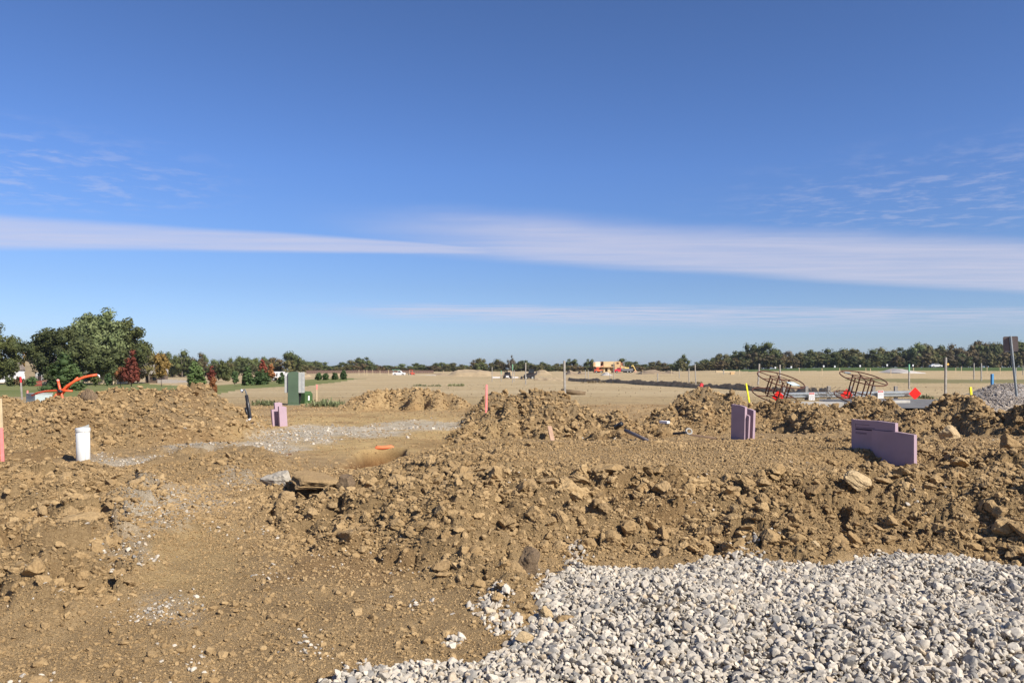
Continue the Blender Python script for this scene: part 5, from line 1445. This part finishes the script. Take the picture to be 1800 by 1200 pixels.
def frame_house():
    Y = 330; z = 0.0; s = Y / FPX
    cx = X(1072, Y)
    def x(px): return (px - 1072) * s
    def h(py): return Zat(py, Y) - z
    t = thing('unfinished_house', 'two-storey timber-sheathed house frame without a roof', 'house', (cx, Y, z))
    def wall(name, a, b, lo, hi, y0, mat, dep=.2, holes=(), parent=None):
        """wall with real openings: cut into boxes around the holes"""
        xs = sorted({a, b, *[q for hh in holes for q in hh[:2]]}); zs = sorted({lo, hi, *[q for hh in holes for q in hh[2:]]})
        mb = MB()
        for i in range(len(xs) - 1):
            for j in range(len(zs) - 1):
                mx, mz = (xs[i] + xs[i + 1]) / 2, (zs[j] + zs[j + 1]) / 2
                if any(q[0] < mx < q[1] and q[2] < mz < q[3] for q in holes): continue
                mb.box((mx, y0, mz), (xs[i + 1] - xs[i], dep, zs[j + 1] - zs[j]))
        return mb.build(name, mat, parent or t)
    top = h(635); m1 = h(644.5)
    wall('front_wall', x(1061), x(1080), 0, top, 0, M_sheath, .2, [(x(1063.5), x(1068), h(653), h(646.5)), (x(1072.3), x(1076), h(651.5), h(647))])
    wall('front_wall', x(1080), x(1090), 0, top, -1.2, M_timber, .2, [(x(1083), x(1087), h(640), h(636.5))])
    wall('left_wing', x(1047), x(1056), m1, h(635.5), 1.0, plain('pale_sheath', (.72, .60, .45), .7), .2)
    wall('stair_bay', x(1056.3), x(1060.8), 0, h(635), 1.8, plain('bare_osb', (.20, .10, .045), .8), .2)
    wall('side_wall', x(1090) - .1, x(1090) + .1, m1, h(635), 4.0, M_timber, 10.0)
    wall('side_wall', x(1061) - .1, x(1061) + .1, 0, top, 4.8, M_timber, 9.0)
    wall('back_wall', x(1047), x(1092), 0, h(636), 9.0, M_timber, .2)
    wall('upper_bay', x(1090), x(1096), h(643), h(637), 3, plain('bare_osb2', (.24, .10, .05), .8), .2)
    for k in range(4): MB().box((x(1057 + k * 1.4), -.1, m1 / 2), (.12, .12, m1)).build('stud', M_timber, t)
    MB().prism([(x(1090), h(650)), (x(1103), h(648.5)), (x(1103), h(646.5)), (x(1096), h(643.5)), (x(1090), h(642))], -1.5, 3).build('porch_sheathing', M_timber, t)
    MB().box((x(1068), 4, m1), (x(1090) - x(1047), 9.8, .3)).build('floor_deck', M_timber, t)
    MB().tube([(x(1097), 0, h(643)), (x(1096.5), 0, h(636))], .08, 6).build('brace', M_white, t)
    # orange telehandler
    Y2 = 318
    q = thing('telehandler', 'orange telehandler at the left side of the unfinished house', 'telehandler', (X(1052, Y2), Y2, 0))
    mo = plain('telehandler_orange', (.72, .14, .05), .5)
    MB().box((0, 0, .95), (2.9, 1.8, .7), bevel=.1).build('body', mo, q)
    MB().box((-.4, -.3, 1.75), (1.1, .9, 1.1), bevel=.06).build('cab', plain('cab_red', (.45, .07, .03), .4), q)
    MB().tube([(-1.6, .5, 1.3), (2.2, .5, 3.0)], .17, 8).build('boom', plain('boom_pale', (.75, .32, .2), .5), q)
    MB().box((-1.5, 0, .9), (.3, 1.9, 1.4)).build('counterweight', plain('cab_red', (.45, .07, .03), .4), q)
    for sx in (-.95, 1.05):
        for sy in (-.85, .85): wheel(q, sx, sy, .5, .35)
    # red dump truck
    q = thing('dump_truck', 'red cab dump truck with a grey bed before the house', 'truck', (X(1096, Y2), Y2, 0))
    mr = plain('truck_red', (.60, .03, .05), .4)
    MB().prism([(-3.6, .5), (-1.2, .5), (-1.2, 2.1), (-2.3, 2.1), (-2.7, 1.5), (-3.6, 1.4)], -1, 1).build('cab', mr, q)
    MB().prism([(-2.6, 1.5), (-1.5, 1.5), (-1.5, 1.95), (-2.25, 1.95)], -1.02, 1.02).build('window', M_glass, q)
    MB().prism([(-1.0, .8), (3.6, .8), (3.8, 1.75), (-1.0, 1.75)], -1.05, 1.05).build('bed', plain('bed_grey', (.16, .15, .15), .6), q)
    MB().box((0.3, 0, .62), (7.2, .8, .25)).build('chassis', M_black, q)
    for sx in (-2.8, 1.5, 2.7):
        for sy in (-.9, .9): wheel(q, sx, sy, .48, .3)
    # yellow excavator
    q = thing('excavator', 'yellow excavator reaching its arm down right of the house', 'excavator', (X(1108, 326), 326, 0))
    my = plain('excavator_yellow', (.78, .55, .16), .5)
    MB().box((-1.2, 0, 1.6), (2.8, 2.2, 1.2), bevel=.1).build('body', my, q)
    MB().box((-.2, -.6, 2.3), (1.0, 1.0, 1.5), bevel=.05).build('cab', M_glass, q)
    MB().tube([(-.6, .2, 1.9), (0.4, .2, 2.7), (1.2, .2, 3.0)], .22, 8).build('boom', my, q)
    MB().tube([(1.1, .2, 3.1), (2.2, .2, .9)], .17, 8).build('arm', my, q)
    MB().prism([(1.6, .9), (2.5, 1.0), (2.6, .3), (1.9, .1), (1.5, .4)], -.3, .7).build('bucket', plain('bucket_tan', (.5, .3, .2), .6), q)
    MB().prism([(-2.7, .1), (.9, .1), (1.1, .5), (.9, .9), (-2.7, .9), (-2.9, .5)], -1.2, 1.2).build('track', M_black, q)
frame_house()


def left_houses():
    # beige gabled house
    Y = 205; z = LZ; s = Y / FPX
    m = plain('siding_beige', (.56, .44, .30), .8, var=.05, scale=.8); mrf = plain('roof_shingle', (.17, .14, .12), .9, var=.2, scale=2)
    t = thing('gabled_house', 'beige gabled house half hidden between the two dark oaks', 'house', (X(62, Y), Y, z), (0, 0, -.25))
    H = Zat(640, Y) - z; Hr = Zat(627, Y) - z; w = 44 * s
    MB().prism([(-w / 2, 0), (w / 2, 0), (w / 2, H), (-w * .28, Hr), (-w / 2, H + .6)], 0, 9).build('wall', m, t)
    for i in range(16): MB().box((0, -.015, .5 + i * .32), (w * .995, .03, .02)).build('siding_board', plain('siding_line', (.40, .31, .21), .8), t) if (.5 + i * .32) < H - .3 else None
    rf = MB(); rf.prism([(-w * .30, Hr + .15), (w / 2 + .5, H - .1), (w / 2 + .5, H + .12), (-w * .30, Hr + .4)], -.5, 9.5); rf.build('roof', mrf, t)
    rf = MB(); rf.prism([(-w * .285, Hr + .15), (-w / 2 - .4, H + .3), (-w / 2 - .4, H + .5), (-w * .285, Hr + .4)], -.5, 9.5); rf.build('roof', mrf, t)
    MB().prism([(-w * .28, Hr - .05), (w / 2 + .5, H - .35), (w / 2 + .5, H - .12), (-w * .28, Hr + .13)], -.56, -.44).build('fascia', M_white, t)
    MB().box((w * .22, -.03, 1.8), (2.6, .06, 2.2)).build('door', M_white, t)
    MB().box((w * .22, -.08, 1.7), (1.0, .06, 1.9)).build('pane', M_glass, t)
    # white house behind the left oak
    t = thing('white_house', 'white sided house showing under the oak at the left edge', 'house', (X(2, 225), 225, z))
    MB().box((0, 4, 1.8), (10, 8, 3.6)).build('wall', plain('white_siding', (.72, .72, .72), .7), t)
    MB().prism([(-5.5, 3.6), (5.5, 3.6), (4.2, 5.6), (-4.2, 5.6)], -.5, 8.5).build('roof', mrf, t)
    for sx in (-3, 0, 3): MB().box((sx, -.03, 2.2), (1.2, .06, 1.4)).build('window', M_glass, t)
    # red deck
    Y = 165
    t = thing('wooden_deck', 'red-brown wooden garden deck below the beige house', 'deck', (X(70, Y), Y, far_z(np.array([X(70, Y)]), np.array([165.]))[0]))
    s = Y / FPX; md = plain('deck_red', (.30, .065, .045), .8, var=.15)
    for k in range(6): MB().box((0, -1.5, .12 + k * .16), (22 * s, .06, .13)).build('skirt_board', md, t)
    MB().box((0, 0, 1.06), (22.4 * s, 3, .08)).build('deck_floor', md, t)
    for k in range(10): MB().box((-11 * s + k * 22 * s / 9, -1.45, 1.5), (.07, .07, .85)).build('rail_post', plain('rail_dark', (.10, .045, .035), .8), t)
    MB().box((0, -1.45, 1.95), (22 * s, .09, .07)).build('handrail', plain('rail_dark', (.10, .045, .035), .8), t)
    # grey-roofed house right of the red maple
    Y = 215; s = Y / FPX
    t = thing('grey_roof_house', 'low house with a steep grey roof right of the red maple', 'house', (X(264, Y), Y, z))
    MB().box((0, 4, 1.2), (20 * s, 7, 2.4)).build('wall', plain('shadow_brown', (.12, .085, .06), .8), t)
    MB().prism([(-11 * s, 2.4), (10 * s, 2.4), (10 * s, 2.4 + 17 * s), (-4 * s, 2.4 + 15 * s)], .2, 7.8).build('roof', plain('roof_grey', (.36, .32, .29), .9, var=.12), t)
    for sx in (-1.0, .9): MB().box((sx, .46, 1.2), (.9, .06, 1.0)).build('window', M_glass, t)
    # porch house behind the conduit tip
    Y = 200; s = Y / FPX
    t = thing('porch_house', 'low beige house behind the shrubs left of the red maple', 'house', (X(182, Y), Y, z))
    MB().box((0, 4, 1.5), (42 * s, 7, 3.0)).build('wall', m, t)
    MB().prism([(-22 * s, 3), (22 * s, 3), (19 * s, 5), (-19 * s, 5)], -.6, 8).build('roof', mrf, t)
    for px_ in (150, 163): MB().box(((px_ - 182) * s, .45, 1.5), (.7, .08, 1.9)).build('window', M_white, t)
    MB().box((-26 * s, .2, 1.0), (1.6, .6, 2.2)).build('porch_panel', plain('blueglass', (.35, .5, .55), .3), t) if False else None
    # long grey fence / silt wall by the evergreens
    t = thing('silt_fence', 'low grey silt fence beyond the lawn left of the evergreens', 'fence', (X(312, 215), 215, z))
    for k in range(8): MB().box(((k - 3.5) * 1.35, 0, .45), (1.33, .05, .9 + .25 * math.sin(k))).build('fabric_panel', plain('silt_grey', (.34, .31, .28), .9, var=.15), t)
    t = thing('tree_fence', 'long brown slatted fence across the far treeline foot', 'fence', (X(560, 300), 300, float(far_z(np.array([X(560, 300)]), np.array([300.]))[0])))
    for k in range(70): MB().box((X(540 + k * 3.2, 300) - X(560, 300), 0, .65), (.62, .06, 1.3)).build('fence_board', plain('fence_brown', (.16, .10, .075), .9, var=.25), t)
left_houses()

def mound(name, label, pts, Y, depth, mat, seed, kind=None, cat='mound', rough=.12, n=56):
    """heap with a skyline through pts (px, py) standing at distance Y"""
    px = np.array([p[0] for p in pts], float); py = np.array([p[1] for p in pts], float)
    xs = np.linspace(px[0], px[-1], n); top = np.interp(xs, px, py)
    base = float(far_z(np.array([X(xs.mean(), Y)]), np.array([float(Y)]))[0])
    m = 18; vs = []
    for j in range(m):
        v = -1 + 2 * j / (m - 1)
        hh = (EYE - (top - HZ) / FPX * Y - base) * np.clip(1 - abs(v) ** 1.3, 0, 1)
        xx = X(xs, Y); yy = np.full(n, Y + v * depth)
        nz = fbm(xx, yy + seed, max(.5, depth * .3), seed, 4) * rough * 3
        hh = hh + nz * np.clip(hh, 0, .6)
        vs.append(np.stack([xx, yy, np.where(hh > .02, hh, -.3) + base], 1))
    me = mesh_np(name, np.concatenate(vs), grid_faces(m, n), mat, False)
    return link_obj(name, me, None, label=label, cat=cat)
M_spoil = plain('far_spoil', (.27, .195, .115), .95, var=.25, scale=.6); M_spoil2 = plain('far_spoil_tan', (.36, .265, .15), .95, var=.18, scale=.5)
M_gpile = plain('grey_aggregate', (.28, .25, .22), .95, var=.3, scale=12, bump=.8); M_gfar = plain('far_aggregate', (.46, .41, .35), .95, var=.12, scale=2)
mound('spoil_heap', 'largest grey-topped far heap left of the black vehicles', [(785, 661), (797, 655), (806, 650), (818, 649), (845, 649.5), (862, 652), (880, 656), (890, 661)], 190, 12, M_spoil2, 3, rough=.3)
mound('spoil_heap', 'small pointed tan heap behind the black utility vehicle', [(882, 660), (888, 655), (893, 650.5), (898, 652), (905, 660)], 180, 6, M_spoil2, 4)
mound('spoil_heap', 'sandy heap right of the dark loader', [(938, 661), (943, 652), (948, 649.5), (958, 650), (965, 654), (972, 661)], 200, 8, M_spoil2, 5)
mound('spoil_heap', 'pointed heap behind the tall grey post', [(993, 658), (1001, 649.5), (1010, 654), (1018, 658)], 230, 8, M_spoil, 6)
mound('spoil_heap', 'low heap left of the orange telehandler', [(1014, 658), (1020, 651), (1027, 654), (1032, 658)], 240, 6, M_spoil, 7)
mound('spoil_heap', 'long low brown heap right of the excavator', [(1122, 657), (1132, 651), (1150, 649), (1160, 652), (1168, 655), (1176, 651), (1186, 656)], 260, 10, M_spoil, 8)
mound('spoil_heap', 'small heap behind the white pickup', [(680, 661), (686, 656), (693, 653.5), (700, 657), (710, 661)], 225, 6, M_spoil2, 9)
mound('spoil_heap', 'dark low heap left of the largest far heap', [(755, 660), (765, 656), (778, 655), (790, 660)], 215, 6, M_spoil, 10)
mound('spoil_heap', 'tan heap right of the utility cabinet', [(529, 666), (535, 658), (541, 658), (549, 664), (554, 667)], 190, 6, M_spoil2, 11)
mound('spoil_heap', 'tan heap behind the four small evergreens', [(575, 665), (583, 657), (590, 656), (597, 662), (604, 665)], 195, 6, M_spoil2, 12)
mound('spoil_heap', 'low heap behind the orange tree by the cabinet', [(466, 668), (473, 658), (480, 658), (490, 664), (497, 668)], 185, 6, M_spoil2, 15)
mound('gravel_heap', 'small grey gravel heap in front of the unfinished house', [(1057, 659), (1063, 655), (1067, 654), (1072, 657), (1076, 660)], 200, 4, M_gfar, 13)
mound('gravel_heap', 'pale grey gravel heap in the right field', [(1556, 655), (1566, 651), (1574, 646.5), (1585, 648), (1596, 652), (1604, 656)], 190, 8, M_gfar, 14)
mound('gravel_pile', 'mottled grey gravel pile beside the leaning road sign', [(1690, 704), (1702, 695), (1722, 686), (1748, 676), (1775, 674.5), (1800, 677), (1850, 684), (1900, 700)], 31, 2.4, M_gpile, 16, rough=.05, n=90)
mound('gravel_pile', 'tan gravel pile in front of the grey one', [(1690, 716), (1712, 707), (1740, 699), (1775, 697), (1800, 699), (1860, 708), (1900, 722)], 26.5, 1.9, plain('tan_aggregate', (.37, .30, .22), .95, var=.25, scale=12, bump=.8), 17, rough=.05, n=90)

def heap_stones():
    pts, sc = [], []
    for k in range(9000):
        pass
    n = 9000
    for Yc, dep, top_pts, cnt in ((31, 2.4, [(1690, 704), (1702, 695), (1722, 686), (1748, 676), (1775, 674.5), (1800, 677), (1850, 684), (1900, 700)], 4500), (26.5, 1.9, [(1690, 716), (1712, 707), (1740, 699), (1775, 697), (1800, 699), (1860, 708), (1900, 722)], 4500)):
        px = rng.uniform(1690, 1900, cnt); v = rng.uniform(-1, .2, cnt)
        top = np.interp(px, [p[0] for p in top_pts], [p[1] for p in top_pts])
        z = (EYE - (top - HZ) / FPX * Yc) * np.clip(1 - np.abs(v) ** 1.3, 0, 1)
        pts.append(np.stack([X(px, Yc), Yc + v * dep, z + .01], 1))
    P = np.concatenate(pts); n = len(P)
    s = rng.lognormal(math.log(.030), .35, n)
    return P, s
P_, s_ = heap_stones()
M_pebble = stone_mat('pebble', (.34, .29, .24), (.24, .21, .18), (.12, .11, .11), (.30, .22, .14))
peb = [facet_mesh('pebble', 700 + i, M_pebble, 9, 1, .02, (1, .8, .7)) for i in range(6)]
scatter('pile_pebbles', P_, rng.uniform(-3, 3, (len(P_), 3)), np.repeat(s_[:, None], 3, 1), rng.integers(0, 6, len(P_)), src_collection('pebble_source', peb), 'loose pebbles covering the two gravel piles', None)

def berm():
    """dark topsoil ridge crossing the right half of the field"""
    line = [(940, 668.2), (1000, 668.6), (1040, 671), (1090, 673.5), (1140, 676.5), (1200, 679.5), (1260, 683), (1320, 687), (1380, 690), (1450, 693)]
    n = 260; xs = np.linspace(940, 1450, n); rows = np.interp(xs, [l[0] for l in line], [l[1] for l in line])
    Yc = EYE * FPX / (rows - HZ)
    vs = []
    for j in range(11):
        v = -1 + j / 5
        h = (.40 + .22 * fbm(xs, xs * 0, 14, 131, 3) + .10 * vnoise(xs, xs * 0 + j, 3, 133)) * (1 - abs(v) ** 1.4)
        vs.append(np.stack([X(xs, Yc), Yc + v * 0.9 + .2 * vnoise(xs, xs * 0 + j * 7, 4, 135), np.where(h > .01, h, -.1) + .12 * vnoise(xs, xs * 0 + j * 3, 2.2, 137) * (1 - abs(v))], 1))
    me = mesh_np('soil_berm', np.concatenate(vs), grid_faces(11, n), plain('berm_soil', (.26, .19, .115), .95, two=(.45, .34, .20), scale=1.2), False)
    return link_obj('soil_berm', me, None, label='long low berm of dark topsoil crossing the right field', cat='berm')
berm()

def rocks():
    def rock(name, label, px, py, Y, w, h, mat, seed, cat='rock', rot=(0, 0, 0), flat=.6, dz=0.0, planes=12):
        me = facet_mesh(name, seed, mat, planes, 4, .075, (1, .7, flat))
        o = link_obj(name, me, None, (X(px, Y), Y, gz(X(px, Y), Y, False) + dz), rot, label, cat)
        r = w / FPX * Y / 2
        o.scale = (r, r, h / FPX * Y / 2 / flat)
        return o
    lm = stone_mat('pale_rock', (.38, .34, .275), (.32, .28, .22), (.3, .28, .25), (.42, .33, .21))
    ym = plain('yellow_clay', (.40, .29, .155), .9, var=.2, scale=5, bump=.5)
    cm = M_clod
    dm = plain('dark_root_clay', (.17, .115, .065), .95, var=.3, scale=8, bump=.8)
    rock('limestone_rock', 'pale grey limestone block beside the dark trench opening', 491, 850, 10.9, 50, 40, lm, 801, dz=.09)
    rock('clay_slab', 'flat pale yellow clay slab on the right bank', 1512, 888, 8.3, 56, 26, ym, 802, rot=(.45, .35, .5), flat=.35, dz=.10)
    rock('clay_boulder', 'round brown clay boulder at the right foot of the bank', 1762, 962, 7.3, 44, 38, cm, 803, dz=.07)
    rock('clay_slab', 'large tilted clay slab with a pale dusty top at lower left', 150, 970, 7.4, 78, 30, cm, 804, rot=(.25, -.12, .2), flat=.4, dz=.07)
    rock('clay_slab', 'rounded clay slab leaning in front of the large tilted one', 172, 1000, 6.9, 52, 26, cm, 805, rot=(.4, .2, .9), flat=.5, dz=.04)
    rock('root_clump', 'tall dark rooty clod at the left tip of the gravel bed', 932, 1018, 6.35, 42, 60, dm, 806, rot=(0, .1, .3), flat=1.1, dz=.08)
    rock('root_clump', 'brown rooty clod hanging over the trench opening', 606, 838, 10.45, 40, 34, dm, 807, flat=.8, dz=.17)
    rock('clay_lump', 'tan clay lump on the gravel at its left corner', 990, 1120, 5.1, 42, 24, cm, 808, rot=(0, .3, .4), flat=.6, dz=.03)
    rock('clay_lump', 'long clay lump just left of the one on the gravel corner', 958, 1108, 5.2, 34, 22, ym, 809, rot=(.1, .5, 1.0), flat=.5, dz=.05)
    rock('clay_lump', 'small tan lump sitting on the gravel near the bank foot', 1372, 1018, 6.2, 26, 16, ym, 810, flat=.6, dz=.07)
    rock('clay_lump', 'ochre clay lump at the lower left gravel edge', 922, 1146, 4.75, 34, 18, ym, 811, flat=.5, dz=.05)
    rock('pale_stone', 'smooth pale stone on the face of the right bank', 1432, 972, 7.1, 20, 16, ym, 812, flat=.7, dz=.03)
    rock('clay_slab', 'clay slab roofing the left end of the trench opening', 556, 832, 10.5, 92, 26, cm, 813, rot=(.25, .08, .1), flat=.75, dz=.19)
    rock('clay_slab', 'clay slab overhanging the right end of the trench opening', 666, 838, 10.4, 46, 20, cm, 820, rot=(.12, .1, -.1), flat=.5, dz=.20)
    rock('clay_boulder', 'upright clay boulder high on the right mound', 1775, 820, 10.8, 44, 34, cm, 814, flat=.8, dz=.08)
    rock('clay_boulder', 'yellow clay boulder right of the rightmost foam boards', 1672, 762, 14.2, 34, 26, ym, 815, flat=.8, dz=.12)
    rock('clay_boulder', 'large clay boulder half buried in the middle bank', 1065, 885, 8.6, 60, 40, cm, 816, rot=(.3, .1, .5), flat=.6, dz=.04)
    rock('clay_boulder', 'broad clay boulder at the foot of the middle bank', 1000, 915, 8.0, 56, 40, cm, 817, rot=(.2, .5, .5), flat=.7, dz=.04)
    rock('clay_boulder', 'angular clod beside the left root clump above the gravel', 872, 905, 8.3, 44, 30, cm, 818, rot=(.2, .5, 1.5), flat=.7, dz=.05)
    rock('straw_clump', 'brown clod with dry roots on the crest of the left mound', 160, 706, 18.3, 26, 40, dm, 819, flat=1.2, dz=.02)
    # light stems on ground
rocks()

def weeds():
    random.seed(33)
    mg = foliage('weed_green', (.13, .15, .07), (.22, .22, .11), (.34, .31, .19)); md = foliage('weed_dry', (.16, .12, .07), (.24, .18, .10))
    def patch(label, px0, px1, Y, hmax, cnt, mat, spread=.8):
        mb = MB(); bm = mb.bm
        for k in range(cnt):
            x_ = X(random.uniform(px0, px1), Y); y_ = Y + random.uniform(-spread, spread)
            z_ = gz(x_, y_) if Y < 46 else float(far_z(np.array([x_]), np.array([y_]))[0])
            hh = hmax * random.uniform(.3, 1)
            for j in range(7):
                a = random.uniform(0, 6.28); l = hh * random.uniform(.4, 1); b = hh * .08
                c = Vector((x_ + math.cos(a) * l * .4, y_ + math.sin(a) * l * .4, z_ + l * random.uniform(.4, 1)))
                d = Vector((-math.sin(a), math.cos(a), .3)) * b
                bm.faces.new([bm.verts.new(q) for q in (Vector((x_, y_, z_ - .03)), c - d, c + Vector((math.cos(a), math.sin(a), .2)) * b * 2.5, c + d)])
        mb.build('weeds', mat, None, label=label, cat='weeds', kind='stuff')
    patch('scrubby green weeds left of the utility cabinet', 444, 482, 36.5, .34, 60, mg)
    patch('green weeds at the foot of the utility cabinet, right side', 545, 600, 35.5, .34, 110, mg)
    patch('sparse weeds behind the central mound', 895, 925, 36, .16, 26, mg)
    patch('thin line of weeds across the left field', 727, 776, 74, .3, 80, mg)
    patch('green strip of weeds left of the far posts', 788, 815, 76, .35, 70, mg)
    patch('scrub around the short posts by the house', 1020, 1080, 92, .4, 50, md)
    patch('weeds at the foot of the leaning field post', 1150, 1232, 86, .45, 90, md)
    patch('green weed patch left of the leaning field post', 1165, 1205, 80, .2, 150, mg, 2)
    patch('weeds left of the tallest right post', 1618, 1634, 44, .30, 34, mg)
    patch('weeds right of the barrier end', 1640, 1700, 41, .22, 50, mg)
    patch('dry tufts scattered over the middle field', 640, 1250, 60, .14, 260, md, 22)
    patch('dry tufts scattered over the right field', 1250, 1790, 62, .14, 240, md, 22)
    patch('dry grass stems on the left mound', 330, 380, 20, .1, 40, md)
weeds()


def haze_box():
    mb = MB().box((0, 1800, 14.5), (7000, 4400, 40))
    m = bpy.data.materials.new('haze'); m.use_nodes = True; t = NT(m.node_tree); t.n.clear()
    out = t.node('ShaderNodeOutputMaterial'); v = t.node('ShaderNodeVolumePrincipled')
    v.inputs['Color'].default_value = (0.80, 0.88, 1.0, 1); v.inputs['Density'].default_value = 0.00007; v.inputs['Anisotropy'].default_value = 0.2
    t.link(v.outputs[0], out.inputs['Volume'])
    mb.build('haze', m, None, kind='stuff', label='thin pale haze over the whole site')
haze_box()
